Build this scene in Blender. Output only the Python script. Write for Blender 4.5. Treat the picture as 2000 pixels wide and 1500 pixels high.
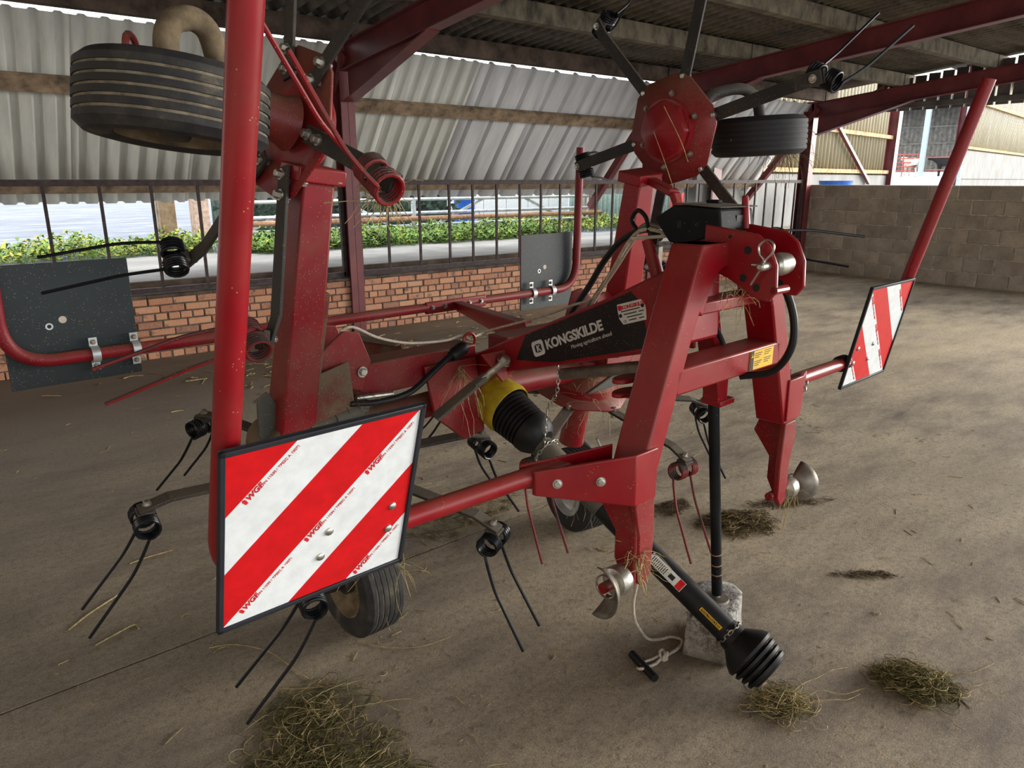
import bpy, bmesh, math, random
from mathutils import Vector as V, Matrix as Mx, noise as mnoise
for o in list(bpy.data.objects): bpy.data.objects.remove(o, do_unlink=True)
S = bpy.context.scene; COL = S.collection
rnd = random.Random(7)
R = math.radians
# ---------------------------------------------------------------- camera, sky, exposure
cd = bpy.data.cameras.new('camera'); cam = bpy.data.objects.new('camera', cd); COL.objects.link(cam)
cam.location = (0, 0, 1.65); cam.rotation_euler = (R(90 - 15.553), 0, R(-39.0))
cd.sensor_width = 36; cd.lens = 1430 / 2000 * 36; cd.clip_start = .05; cd.clip_end = 300
S.camera = cam
wd = bpy.data.worlds.new('overcast_sky'); S.world = wd; wd.use_nodes = True
bg = wd.node_tree.nodes['Background']; bg.inputs[0].default_value = (.92, .96, 1, 1); bg.inputs[1].default_value = 1.0
S.view_settings.view_transform = 'Standard'; S.view_settings.look = 'None'
S.view_settings.gamma = 1; S.view_settings.use_curve_mapping = False
S.view_settings.exposure = 1.5
sd = bpy.data.lights.new('veiled_sun', 'SUN'); sd.energy = 3.2; sd.angle = R(40); sd.color = (1, .95, .86)
sun = bpy.data.objects.new('veiled_sun', sd); COL.objects.link(sun)
sun.rotation_euler = V((.9, -.42, .27)).to_track_quat('Z', 'Y').to_euler()

# ---------------------------------------------------------------- materials
MATS = {}
def nodes(name):
    m = bpy.data.materials.new(name); m.use_nodes = True; nt = m.node_tree
    b = nt.nodes['Principled BSDF']; MATS[name] = m
    return m, nt, b
def N(nt, t, **k):
    n = nt.nodes.new('ShaderNode' + t)
    for a, v in k.items():
        if a in n.inputs: n.inputs[a].default_value = v
        else: setattr(n, a, v)
    return n
def coords(nt, kind='Object'):
    return N(nt, 'TexCoord').outputs[kind]
def noise(nt, vec, scale, detail=4, rough=.6):
    n = N(nt, 'TexNoise'); n.inputs['Scale'].default_value = scale; n.inputs['Detail'].default_value = detail
    n.inputs['Roughness'].default_value = rough; nt.links.new(vec, n.inputs['Vector']); return n.outputs['Fac']
def ramp(nt, fac, stops):
    r = N(nt, 'ValToRGB'); e = r.color_ramp.elements
    while len(e) < len(stops): e.new(.5)
    for q, (p, c) in zip(e, stops):
        q.position = p; q.color = (*c, 1) if len(c) == 3 else c
    nt.links.new(fac, r.inputs[0]); return r.outputs[0]
def mix(nt, fac, a, b, mode='MIX'):
    m = N(nt, 'Mix'); m.data_type = 'RGBA'; m.blend_type = mode
    for sock, v in ((m.inputs[0], fac), (m.inputs[6], a), (m.inputs[7], b)):
        if isinstance(v, bpy.types.NodeSocket): nt.links.new(v, sock)
        elif isinstance(v, (int, float)): sock.default_value = v
        else: sock.default_value = (*v, 1)
    return m.outputs[2]
def math_(nt, op, a, b=None):
    m = N(nt, 'Math'); m.operation = op
    for s, v in zip(m.inputs, (a, b)):
        if isinstance(v, bpy.types.NodeSocket): nt.links.new(v, s)
        elif v is not None: s.default_value = v
    return m.outputs[0]
def bump(nt, b, h, strength=.3, dist=.01):
    n = N(nt, 'Bump'); n.inputs['Strength'].default_value = strength; n.inputs['Distance'].default_value = dist
    nt.links.new(h, n.inputs['Height']); nt.links.new(n.outputs[0], b.inputs['Normal'])
def plain(name, col, rough=.5, metal=0, grain=.12, scale=18, bmp=0, spec=.3):
    m, nt, b = nodes(name); c = coords(nt); f = noise(nt, c, scale)
    lo = tuple(x * (1 - grain * 1.6) for x in col); hi = tuple(min(1, x * (1 + grain * 1.6)) for x in col)
    nt.links.new(ramp(nt, f, [(.3, lo), (.7, hi)]), b.inputs['Base Color'])
    b.inputs['Roughness'].default_value = rough; b.inputs['Metallic'].default_value = metal; b.inputs['Specular IOR Level'].default_value = spec
    if bmp: bump(nt, b, f, bmp)
    return m
def painted(name, col, dust=.35, dustcol=(.2, .14, .09), rough=.38, speck=.5, spec=.35):
    """machine paint with settled dust on upward faces, patches and chaff specks"""
    m, nt, b = nodes(name); c = coords(nt)
    geo = N(nt, 'NewGeometry'); sp = N(nt, 'SeparateXYZ'); nt.links.new(geo.outputs['Normal'], sp.inputs[0])
    up = math_(nt, 'MULTIPLY', math_(nt, 'MAXIMUM', sp.outputs[2], 0.0), dust * 1.5)
    patch = math_(nt, 'MULTIPLY', math_(nt, 'SUBTRACT', noise(nt, c, 5, 5), .42), dust * 3)
    f = math_(nt, 'ADD', up, math_(nt, 'MAXIMUM', patch, 0.0))
    f = math_(nt, 'MULTIPLY', f, math_(nt, 'ADD', noise(nt, c, 60, 3), .45)); f.node.use_clamp = True
    base = ramp(nt, noise(nt, c, 9), [(.3, tuple(x * .86 for x in col)), (.7, tuple(min(1, x * 1.1) for x in col))])
    k = mix(nt, f, base, dustcol)
    vo = N(nt, 'TexVoronoi'); vo.inputs['Scale'].default_value = 120; nt.links.new(c, vo.inputs['Vector'])
    sn = noise(nt, c, 14, 2)
    s = math_(nt, 'MULTIPLY', math_(nt, 'LESS_THAN', vo.outputs['Distance'], .14), math_(nt, 'GREATER_THAN', sn, 1 - speck))
    k = mix(nt, math_(nt, 'MULTIPLY', s, .6), k, (.5, .4, .26))
    nt.links.new(k, b.inputs['Base Color'])
    rr = math_(nt, 'ADD', math_(nt, 'MULTIPLY', f, .5), rough); nt.links.new(rr, b.inputs['Roughness'])
    b.inputs['Specular IOR Level'].default_value = spec
    return m
painted('red', (.27, .0025, .01), .14, rough=.3, spec=.42, speck=.42)
painted('red_dusty', (.23, .005, .011), .38, speck=.55)
painted('red_caked', (.16, .035, .025), 2.2, (.16, .115, .075), .75, speck=.62)
painted('red_rail', (.22, .004, .012), .25, rough=.42)
painted('dark_steel', (.022, .02, .02), .55, (.12, .1, .075), .55, speck=.5)
painted('black_coat', (.008, .009, .011), .12, (.1, .09, .08), .6, speck=.4, spec=.15)
painted('grey_guard', (.075, .078, .068), .5, (.17, .14, .1), .7, speck=.55)
painted('board_back', (.02, .028, .032), .12, (.1, .11, .11), .5, speck=.55)
painted('decal_black', (.01, .008, .009), .1, (.15, .12, .1), .35, speck=.52)
plain('spring_black', (.012, .013, .016), .28, .3)
painted('spring_red', (.26, .008, .012), .9, (.05, .035, .03), .4)
plain('bright_steel', (.62, .6, .6), .28, 1)
plain('tip_steel', (.6, .58, .58), .35, .25, .1)
plain('zinc', (.5, .49, .44), .38, .9, .25, 40)
plain('bolt_dull', (.3, .27, .22), .5, .7, .3, 60)
plain('galvanised', (.6, .63, .65), .45, .7, .15, 12)
plain('steel_grey', (.2, .18, .15), .5, .5, .2)
plain('rope_white', (.52, .46, .38), .9, 0, .2, 120)
plain('rubber_black', (.009, .009, .01), .5, 0, .2, 30)
plain('plastic_yellow', (.42, .31, .02), .45, 0, .2, 20)
plain('decal_white', (.62, .62, .62), .5)
plain('sticker_white', (.72, .72, .7), .5, 0, .06)
plain('sticker_yellow', (.78, .46, .02), .5, 0, .06)
plain('ink', (.02, .02, .02), .6)
plain('ink_red', (.6, .02, .03), .5)
plain('white_bar', (.55, .5, .42), .6)
plain('timber', (.24, .17, .11), .85, 0, .4, 7, .2)
plain('timber_pale', (.42, .27, .13), .85, 0, .35, 6, .2)
plain('iron_dark', (.05, .035, .035), .65, .2, .3)
plain('kerb_dark', (.09, .065, .05), .95, 0, .4, 5, .4)
plain('yard_concrete', (.3, .285, .265), .7, 0, .2, 1.5)
plain('barrel_blue', (.03, .13, .5), .45)
plain('shed_white', (.7, .72, .72), .6, 0, .08)
plain('fence_green', (.45, .58, .5), .6, 0, .12)
plain('container_red', (.6, .1, .08), .6)
plain('rust_pipe', (.36, .2, .12), .8, 0, .3)
plain('post_pink', (.5, .36, .3), .85, 0, .2)
plain('hedge_dark', (.05, .075, .055), .9, 0, .5, 4)
plain('cow_black', (.02, .02, .02), .7)
plain('cow_cream', (.75, .66, .55), .8)
plain('gate_red', (.55, .14, .12), .6)
plain('steel_blue', (.5, .58, .62), .5)
plain('shed_clad', (.22, .21, .19), .8, 0, .25, 3)
plain('dark_clad', (.12, .11, .1), .8, 0, .25, 3)
plain('hay_green', (.13, .12, .045), .95, 0, .4, 40)
plain('straw', (.42, .33, .16), .9, 0, .3, 40)
plain('hay_dark', (.1, .07, .035), .95, 0, .4, 40)
plain('weed_leaf', (.14, .23, .04), .7, 0, .5, 3)
plain('weed_flower', (.36, .36, .05), .7, 0, .4, 3)
plain('groove_mud', (.2, .17, .12), .95, 0, .35, 30)
plain('mud', (.16, .12, .075), .95, 0, .35, 15, .5)
# reflective warning foil
plain('foil_white', (.74, .78, .8), .35, 0, .05, 30)
plain('foil_red', (.6, .008, .012), .35, 0, .08, 30)
plain('foil_edge', (.02, .022, .028), .5)

m, nt, b = nodes('steel_oxide')      # red oxide columns and rafters
c = coords(nt); f = noise(nt, c, 3, 6); g = noise(nt, c, 22, 4)
k = ramp(nt, f, [(.3, (.09, .014, .018)), (.6, (.17, .03, .032)), (.8, (.2, .06, .05))])
nt.links.new(mix(nt, math_(nt, 'GREATER_THAN', g, .68), k, (.06, .035, .03)), b.inputs['Base Color']); b.inputs['Roughness'].default_value = .45

m, nt, b = nodes('brick')
c = coords(nt); oi = N(nt, 'ObjectInfo')
base = ramp(nt, oi.outputs['Random'], [(0, (.38, .16, .09)), (.3, (.5, .24, .14)), (.6, (.56, .29, .17)), (.85, (.46, .2, .12)), (1, (.28, .13, .09))])
cv = N(nt, 'Mapping'); nt.links.new(c, cv.inputs[0]); cmb = N(nt, 'CombineXYZ')
sh = math_(nt, 'MULTIPLY', oi.outputs['Random'], 37.0)
for i in range(3): nt.links.new(sh, cmb.inputs[i])
nt.links.new(cmb.outputs[0], cv.inputs['Location'])
n1 = noise(nt, cv.outputs[0], 9, 3); n2 = noise(nt, cv.outputs[0], 55, 4)
k = mix(nt, ramp(nt, n1, [(.56, (0, 0, 0)), (.7, (.85, .85, .85))]), base, (.07, .05, .045))
k = mix(nt, ramp(nt, n2, [(.45, (0, 0, 0)), (.8, (.5, .5, .5))]), k, (.55, .36, .24))
nt.links.new(k, b.inputs['Base Color']); b.inputs['Roughness'].default_value = .9; bump(nt, b, n2, .5)
plain('mortar', (.1, .075, .06), .95, 0, .3, 20, .3)
m, nt, b = nodes('block')
c = coords(nt); oi = N(nt, 'ObjectInfo'); cv = N(nt, 'Mapping'); nt.links.new(c, cv.inputs[0]); cmb = N(nt, 'CombineXYZ')
sh = math_(nt, 'MULTIPLY', oi.outputs['Random'], 29.0)
for i in range(3): nt.links.new(sh, cmb.inputs[i])
nt.links.new(cmb.outputs[0], cv.inputs['Location'])
n1 = noise(nt, cv.outputs[0], 3, 4); n2 = noise(nt, cv.outputs[0], 60, 5, .75)
k = ramp(nt, n1, [(.3, (.3, .24, .18)), (.55, (.46, .38, .29)), (.8, (.6, .5, .39))])
k = mix(nt, math_(nt, 'MULTIPLY', oi.outputs['Random'], .35), k, (.2, .19, .17))
k = mix(nt, ramp(nt, n2, [(.5, (0, 0, 0)), (.75, (.5, .5, .5))]), k, (.1, .08, .06))
nt.links.new(k, b.inputs['Base Color']); b.inputs['Roughness'].default_value = .95; bump(nt, b, n2, .8, .012)
plain('block_mortar', (.5, .44, .36), .95, 0, .3, 12, .4)

m, nt, b = nodes('concrete_floor')   # stained barn slab: damp brown towards the wall, worn pale paths
c = coords(nt); sep = N(nt, 'SeparateXYZ'); nt.links.new(c, sep.inputs[0])
mp = N(nt, 'Mapping'); mp.inputs['Scale'].default_value = (.45, 1, 1); nt.links.new(c, mp.inputs[0])
big = noise(nt, mp.outputs[0], .55, 5, .6); mid = noise(nt, mp.outputs[0], 2.6, 9, .72); fine = noise(nt, c, 38, 9, .8)
k = ramp(nt, mid, [(.33, (.13, .095, .064)), (.43, (.3, .24, .172)), (.54, (.47, .385, .272)), (.7, (.7, .575, .39))])
k = mix(nt, ramp(nt, big, [(.4, (0, 0, 0)), (.66, (.6, .6, .6))]), k, (.6, .48, .31))
# manure-brown staining of the strip where the animals stood, along the brick wall
edge = math_(nt, 'ADD', sep.outputs[1], math_(nt, 'MULTIPLY', math_(nt, 'SUBTRACT', mid, .5), 2.4))
st = N(nt, 'MapRange'); st.inputs[1].default_value = 3.6; st.inputs[2].default_value = 6.4; nt.links.new(edge, st.inputs[0])
xs = N(nt, 'MapRange'); xs.inputs[1].default_value = 9.5; xs.inputs[2].default_value = 4.0; nt.links.new(sep.outputs[0], xs.inputs[0])
k = mix(nt, math_(nt, 'MULTIPLY', math_(nt, 'MULTIPLY', st.outputs[0], xs.outputs[0]), .8), k, (.075, .05, .036))
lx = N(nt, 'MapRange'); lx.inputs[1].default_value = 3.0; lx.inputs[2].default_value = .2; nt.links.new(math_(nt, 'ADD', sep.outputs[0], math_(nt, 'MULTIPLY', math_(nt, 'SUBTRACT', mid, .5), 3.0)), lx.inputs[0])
k = mix(nt, math_(nt, 'MULTIPLY', lx.outputs[0], .45), k, (.12, .1, .085))  # left side of the floor darkened in colour for the weaker light there
k = mix(nt, ramp(nt, fine, [(.34, (.75, .75, .75)), (.52, (0, 0, 0))]), k, (.12, .095, .07))
k = mix(nt, ramp(nt, fine, [(.62, (0, 0, 0)), (.8, (.4, .4, .4))]), k, (.5, .44, .35))
gr = noise(nt, c, 170, 4, .8)
k = mix(nt, ramp(nt, gr, [(.4, (.6, .6, .6)), (.52, (0, 0, 0))]), k, (.11, .088, .066))
k = mix(nt, ramp(nt, gr, [(.58, (0, 0, 0)), (.7, (.5, .5, .5))]), k, (.62, .54, .42))
nt.links.new(k, b.inputs['Base Color']); b.inputs['Roughness'].default_value = .72; bump(nt, b, math_(nt, 'ADD', fine, gr), .8, .006)
plain('joint_dirt', (.05, .038, .03), .95, 0, .3, 20)

def sheetmat(name, col, stain, rough=.55, sc=(6, 1, 1)):
    m, nt, b = nodes(name); c = coords(nt); mp = N(nt, 'Mapping'); mp.inputs['Scale'].default_value = sc; nt.links.new(c, mp.inputs[0])
    f = noise(nt, mp.outputs[0], 1.3, 6, .65); g = noise(nt, c, 14, 4)
    k = ramp(nt, f, [(.3, stain), (.6, col), (.85, tuple(min(1, x * 1.12) for x in col))])
    k = mix(nt, ramp(nt, g, [(.62, (0, 0, 0)), (.8, (.35, .35, .35))]), k, stain)
    nt.links.new(k, b.inputs['Base Color']); b.inputs['Roughness'].default_value = rough; return m
sheetmat('sheet_cream', (.66, .66, .6), (.5, .5, .45)); sheetmat('sheet_grey', (.64, .64, .64), (.5, .5, .51), .5)
sheetmat('cream_clad', (.31, .27, .17), (.23, .19, .115)); sheetmat('roof_cement', (.22, .2, .165), (.075, .066, .055), .9, (1, 5, 1))
sheetmat('purlin_concrete', (.19, .16, .11), (.035, .03, .024), .9, (5, 1, 3)); sheetmat('concrete_panel', (.22, .22, .215), (.15, .145, .13), .85, (2, 1, 1))
m, nt, b = nodes('gravel')
c = coords(nt); mp = N(nt, 'Mapping'); mp.inputs['Scale'].default_value = (.35, 1.6, 1); nt.links.new(c, mp.inputs[0])
f = noise(nt, mp.outputs[0], 2.2, 9, .8); g = noise(nt, mp.outputs[0], 1.0, 4)
k = ramp(nt, f, [(.36, (.035, .04, .055)), (.5, (.13, .15, .2)), (.64, (.34, .37, .43))])
nt.links.new(mix(nt, math_(nt, 'MULTIPLY', g, .3), k, (.3, .32, .37)), b.inputs['Base Color']); b.inputs['Roughness'].default_value = .6; bump(nt, b, f, .5, .03)
m, nt, b = nodes('granite')
c = coords(nt); f = noise(nt, c, 55, 3, .8); g = noise(nt, c, 4, 4)
k = ramp(nt, f, [(.35, (.05, .05, .05)), (.5, (.26, .25, .23)), (.65, (.55, .53, .5))])
nt.links.new(mix(nt, ramp(nt, g, [(.45, (0, 0, 0)), (.65, (.8, .8, .8))]), k, (.3, .28, .25)), b.inputs['Base Color']); b.inputs['Roughness'].default_value = .9; bump(nt, b, f, .6, .006)

# tyres: black rubber with dried mud held in the grooves (attribute-free: by noise)
def tyremat(name, mud):
    m, nt, b = nodes(name); c = coords(nt); f = noise(nt, c, 16, 5, .7); g = noise(nt, c, 4, 3)
    k = ramp(nt, math_(nt, 'ADD', math_(nt, 'MULTIPLY', f, .6), math_(nt, 'MULTIPLY', g, .4)), [(.62 - mud, (.016, .016, .018)), (.68 - mud * .6, (.04, .036, .032)), (.84 - mud * .5, (.2, .16, .11))])
    nt.links.new(k, b.inputs['Base Color']); b.inputs['Roughness'].default_value = .72; bump(nt, b, f, .3, .004); return m
tyremat('tyre', .16); tyremat('tyre_clean', -.08)

# ---------------------------------------------------------------- mesh helpers
def frame(p0, p1, up=(0, 0, 1)):
    z = (V(p1) - V(p0)); L = z.length; z = z / L; up = V(up)
    if abs(z.dot(up)) > .98: up = V((1, 0, 0))
    x = up.cross(z).normalized(); y = z.cross(x)
    return x, y, z, L
class MB:
    def __init__(s): s.v = []; s.f = []; s.sm = []
    def add(s, vs, fs, smooth=False):
        n = len(s.v); s.v += [tuple(v) for v in vs]; s.f += [tuple(i + n for i in f) for f in fs]; s.sm += [smooth] * len(fs); return s
    def box(s, c, d, rot=None):
        vs = [V((x * d[0] / 2, y * d[1] / 2, z * d[2] / 2)) for x in (-1, 1) for y in (-1, 1) for z in (-1, 1)]
        if rot: vs = [rot @ v for v in vs]
        c = V(c)
        return s.add([v + c for v in vs], [(0, 1, 3, 2), (4, 6, 7, 5), (0, 4, 5, 1), (2, 3, 7, 6), (0, 2, 6, 4), (1, 5, 7, 3)])
    def span(s, a, b):
        return s.box([(x + y) / 2 for x, y in zip(a, b)], [abs(y - x) for x, y in zip(a, b)])
    def bar(s, p0, p1, w, h, up=(0, 0, 1), w1=None, h1=None):
        x, y, z, L = frame(p0, p1, up); w1 = w1 or w; h1 = h1 or h
        vs = []
        for p, ww, hh in ((V(p0), w, h), (V(p1), w1, h1)):
            vs += [p - x * ww / 2 - y * hh / 2, p + x * ww / 2 - y * hh / 2, p + x * ww / 2 + y * hh / 2, p - x * ww / 2 + y * hh / 2]
        return s.add(vs, [(3, 2, 1, 0), (4, 5, 6, 7), (0, 1, 5, 4), (1, 2, 6, 5), (2, 3, 7, 6), (3, 0, 4, 7)])
    def tube(s, pts, r, n=12, caps=True, r1=None):
        pts = [V(p) for p in pts]; m = len(pts); vs = []; t0 = None
        for i, p in enumerate(pts):
            t = (pts[min(i + 1, m - 1)] - pts[max(i - 1, 0)]).normalized()
            if i == 0:
                x = t.orthogonal().normalized()
            else:
                x = (x - t * x.dot(t)); x = x.normalized() if x.length > 1e-6 else t.orthogonal().normalized()
            y = t.cross(x); rr = r if r1 is None else r + (r1 - r) * i / (m - 1)
            vs += [p + (x * math.cos(a) + y * math.sin(a)) * rr for a in [2 * math.pi * k / n for k in range(n)]]
        fs = [(i * n + k, i * n + (k + 1) % n, (i + 1) * n + (k + 1) % n, (i + 1) * n + k) for i in range(m - 1) for k in range(n)]
        s.add(vs, fs, True)
        if caps:
            s.add(vs[:n], [tuple(range(n - 1, -1, -1))]); s.add(vs[-n:], [tuple(range(n))])
        return s
    def lathe(s, prof, o, ax, n=32, caps=True, smooth=True):
        """prof: list of (radius, along)"""
        o = V(o); z = V(ax).normalized(); x = z.orthogonal().normalized(); y = z.cross(x); vs = []
        for r, t in prof: vs += [o + z * t + (x * math.cos(a) + y * math.sin(a)) * r for a in [2 * math.pi * k / n for k in range(n)]]
        m = len(prof)
        s.add(vs, [(i * n + k, i * n + (k + 1) % n, (i + 1) * n + (k + 1) % n, (i + 1) * n + k) for i in range(m - 1) for k in range(n)], smooth)
        if caps: s.add(vs[:n], [tuple(range(n - 1, -1, -1))]); s.add(vs[-n:], [tuple(range(n))])
        return s
    def prism(s, poly, o, ex, ey, ez, t):
        """polygon in the (ex, ey) plane extruded along ez by t, centred"""
        o, ex, ey, ez = V(o), V(ex), V(ey), V(ez); n = len(poly)
        a = [o + ex * p + ey * q - ez * t / 2 for p, q in poly]; b_ = [v + ez * t for v in a]
        return s.add(a + b_, [tuple(range(n - 1, -1, -1)), tuple(range(n, 2 * n))] + [(i, (i + 1) % n, n + (i + 1) % n, n + i) for i in range(n)])
    def bolt(s, p, ax, r=.011, h=.01, washer=True):
        if washer: s.lathe([(r * 1.35, 0), (r * 1.35, h * .3)], p, ax, 14)
        s.lathe([(r, h * .3), (r, h), (r * .8, h * 1.12)], p, ax, 6, smooth=False); return s
    def build(s, name, mat, parent=None, bevel=0, loc=None, sharp=32):
        me = bpy.data.meshes.new(name); me.from_pydata(s.v, [], s.f); me.validate()
        bm = bmesh.new(); bm.from_mesh(me); bmesh.ops.recalc_face_normals(bm, faces=bm.faces); bm.to_mesh(me); bm.free()
        me.materials.append(MATS[mat]); o = bpy.data.objects.new(name, me); COL.objects.link(o); o.parent = parent
        if loc is not None:
            o.location = loc
        for p in me.polygons: p.use_smooth = True
        me.set_sharp_from_angle(angle=R(sharp))
        if bevel:
            mo = o.modifiers.new('soft_edges', 'BEVEL'); mo.width = bevel; mo.segments = 2; mo.limit_method = 'ANGLE'; mo.angle_limit = R(35)
        return o
def tag(o, label=None, cat=None, group=None, kind=None):
    for k, v in (('label', label), ('category', cat), ('group', group), ('kind', kind)):
        if v: o[k] = v
    return o
def empty(name, loc=(0, 0, 0), rz=0, parent=None):
    o = bpy.data.objects.new(name, None); COL.objects.link(o); o.location = loc; o.rotation_euler.z = rz; o.empty_display_size = .1; o.parent = parent; return o
def dup(o, parent, loc=None, rot=None):
    c = o.copy(); COL.objects.link(c); c.parent = parent
    if loc is not None: c.location = loc
    if rot is not None: c.rotation_euler = rot
    return c
def bez(pts, n=8):
    """Catmull-Rom through points"""
    P = [V(p) for p in pts]; P = [P[0] * 2 - P[1]] + P + [P[-1] * 2 - P[-2]]; out = []
    for i in range(1, len(P) - 2):
        a, b_, c_, d = P[i - 1:i + 3]
        for k in range(n):
            t = k / n; out.append(.5 * ((2 * b_) + (c_ - a) * t + (2 * a - 5 * b_ + 4 * c_ - d) * t * t + (3 * b_ - a - 3 * c_ + d) * t ** 3))
    return out + [P[-2]]
def fillet(pts, r, n=8):
    P = [V(p) for p in pts]; out = [P[0]]
    for i in range(1, len(P) - 1):
        a = (P[i - 1] - P[i]).normalized(); c_ = (P[i + 1] - P[i]).normalized(); p0 = P[i] + a * r; p1 = P[i] + c_ * r
        for k in range(n + 1):
            t = k / n; out.append(p0 * (1 - t) ** 2 + P[i] * 2 * t * (1 - t) + p1 * t * t)
    return out + [P[-1]]
def text(body, size, mat, parent, mtx, name='lettering', bold=0, ext=.0004, shear=0, align='LEFT', space=1):
    cu = bpy.data.curves.new(name, 'FONT'); cu.body = body; cu.size = size; cu.extrude = ext; cu.offset = bold; cu.shear = shear; cu.align_x = align; cu.space_character = space
    cu.resolution_u = 3
    t = bpy.data.objects.new(name, cu); COL.objects.link(t); dg = bpy.context.evaluated_depsgraph_get(); dg.update()
    me = bpy.data.meshes.new_from_object(t.evaluated_get(dg)); bpy.data.objects.remove(t, do_unlink=True); bpy.data.curves.remove(cu)
    me.materials.clear(); me.materials.append(MATS[mat]); o = bpy.data.objects.new(name, me); COL.objects.link(o); o.parent = parent; o.matrix_local = mtx
    return o
def basis(o, ex, ey):
    ex = V(ex).normalized(); ez = ex.cross(V(ey)).normalized(); ey = ez.cross(ex)
    return Mx(((ex.x, ey.x, ez.x, o[0]), (ex.y, ey.y, ez.y, o[1]), (ex.z, ey.z, ez.z, o[2]), (0, 0, 0, 1)))

# ---------------------------------------------------------------- the barn
YW = 7.42                                    # inner face of the low brick wall
COLX = (-.95, 3.78, 8.7, 12.98)              # steel columns along it
def rz(y): return 2.98 + .1 * (7.4 - y)      # top of the rafters
# floor: slabs cast in strips, joints run with the wall
fl = MB().span((-6, -8, -.3), (13.3, 8, -.03)).build('floor', 'joint_dirt')
tag(fl, 'stained concrete barn floor cast in long slabs', 'floor', kind='structure')
ja = .035
def jy(k, x): return 2.57 + k * 4.3 + ja * x * .85
for k in range(-2, 2):
    vs = []
    nx = 20
    m_ = MB(); g = .006
    for i in range(2):
        x = (-6, 13.3)[i]; y0 = max(-8, jy(k - 1, x) + g) if k > -2 else -8; y1 = jy(k, x) - g if k < 1 else 7.9
        vs += [(x, y0, -.1), (x, y1, -.1), (x, y1, 0), (x, y0, 0)]
    m_.add(vs, [(0, 1, 2, 3), (7, 6, 5, 4), (0, 4, 5, 1), (1, 5, 6, 2), (2, 6, 7, 3), (3, 7, 4, 0)])
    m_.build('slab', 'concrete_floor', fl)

# low brick wall: mortar core, bricks proud of it
wl = MB().span((-3.2, YW + .008, 0), (12.9, YW + .2, .585)).build('wall_left', 'mortar')
tag(wl, 'low red brick wall under the barred openings', 'wall', kind='structure')
def brickmesh(w, h, d, name):
    bm = bmesh.new(); bmesh.ops.create_cube(bm, size=1)
    for v in bm.verts: v.co = V((v.co.x * w, v.co.y * d, v.co.z * h))
    bmesh.ops.bevel(bm, geom=bm.edges[:], offset=.006, segments=1, affect='EDGES')
    me = bpy.data.meshes.new(name); bm.to_mesh(me); bm.free(); me.materials.append(MATS['brick']); return me
bs = brickmesh(.213, .062, .1, 'brick_stretcher'); bh = brickmesh(.1, .062, .1, 'brick_header')
bricks = []
for row in range(8):
    head = row in (0, 5); pitch = .1125 if head else .225
    x = -3.1 + (row % 2) * .1125 + rnd.uniform(-.01, .01)
    while x < 12.75:
        bricks.append((x, .0375 + row * .073, head))
        x += pitch
bricks.sort(key=lambda q: abs(q[0] - 3.9) if q[0] > 1.2 else 99)
mb = MB()
for i, (x, z, head) in enumerate(bricks):
    dy = rnd.uniform(-.004, .005); ry = rnd.uniform(-.012, .012)
    if i < 300:
        o = bpy.data.objects.new('brick', bh if head else bs); COL.objects.link(o); o.parent = wl
        o.location = (x + rnd.uniform(-.004, .004), YW + .05 + dy, z); o.rotation_euler = (0, ry, rnd.uniform(-.012, .012))
    else: mb.box((x, YW + .05 + dy, z), (.1 if head else .213, .1, .062))
tag(mb.build('brickwork', 'brick', wl), kind='stuff')
co = MB()
x = -3.2
while x < 12.9:
    co.box((x + .3, YW + .1, .6), (.6, .24, .03)); x += .603
co.build('coping', 'kerb_dark', wl, .004)
# steel columns (H section)
def hcol(name, x, y, z1, parent, w=.16, d=.2, z0=0):
    return MB().span((x - w / 2, y - d / 2, z0), (x + w / 2, y - d / 2 + .014, z1)).span((x - w / 2, y + d / 2 - .014, z0), (x + w / 2, y + d / 2, z1)).span((x - .005, y - d / 2, z0), (x + .005, y + d / 2, z1)).build(name, 'steel_oxide', parent, .003)
for cx in COLX: hcol('column', cx, YW + .06, 3.0, wl)
# barred openings
BARS = [[-.74 + .42 * i for i in range(4)] + [.944, 1.373, 1.796, 2.207, 2.6, 2.985, 3.382],
        [4.244, 4.665, 5.083, 5.43, 5.8, 6.178, 6.539, 6.88, 7.216, 7.56, 7.9, 8.24, 8.5],
        [8.95 + .31 * i for i in range(13)]]
for n, xs in enumerate(BARS):
    x0, x1 = COLX[n] + .1, COLX[n + 1] - .1
    w = MB().span((x0, YW + .03, .63), (x1, YW + .07, .675)).build('window_%d' % (n + 1), 'iron_dark')
    tag(w, ['unglazed barred opening nearest the camera with the gravel yard behind', 'unglazed barred opening between the two middle columns', 'unglazed barred opening next to the block wall'][n], 'window', kind='structure')
    MB().span((x0, YW + .02, 1.6), (x1, YW + .08, 1.655)).build('top_rail', 'iron_dark', w)
    for x in (x0, x1): MB().span((x - .02, YW + .03, .63), (x + .02, YW + .07, 1.64)).build('side_post', 'iron_dark', w)
    for x in xs:
        if x0 + .05 < x < x1 - .05: MB().span((x - .013, YW + .04, .66), (x + .013, YW + .062, 1.62)).build('bar', 'iron_dark', w)
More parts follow.
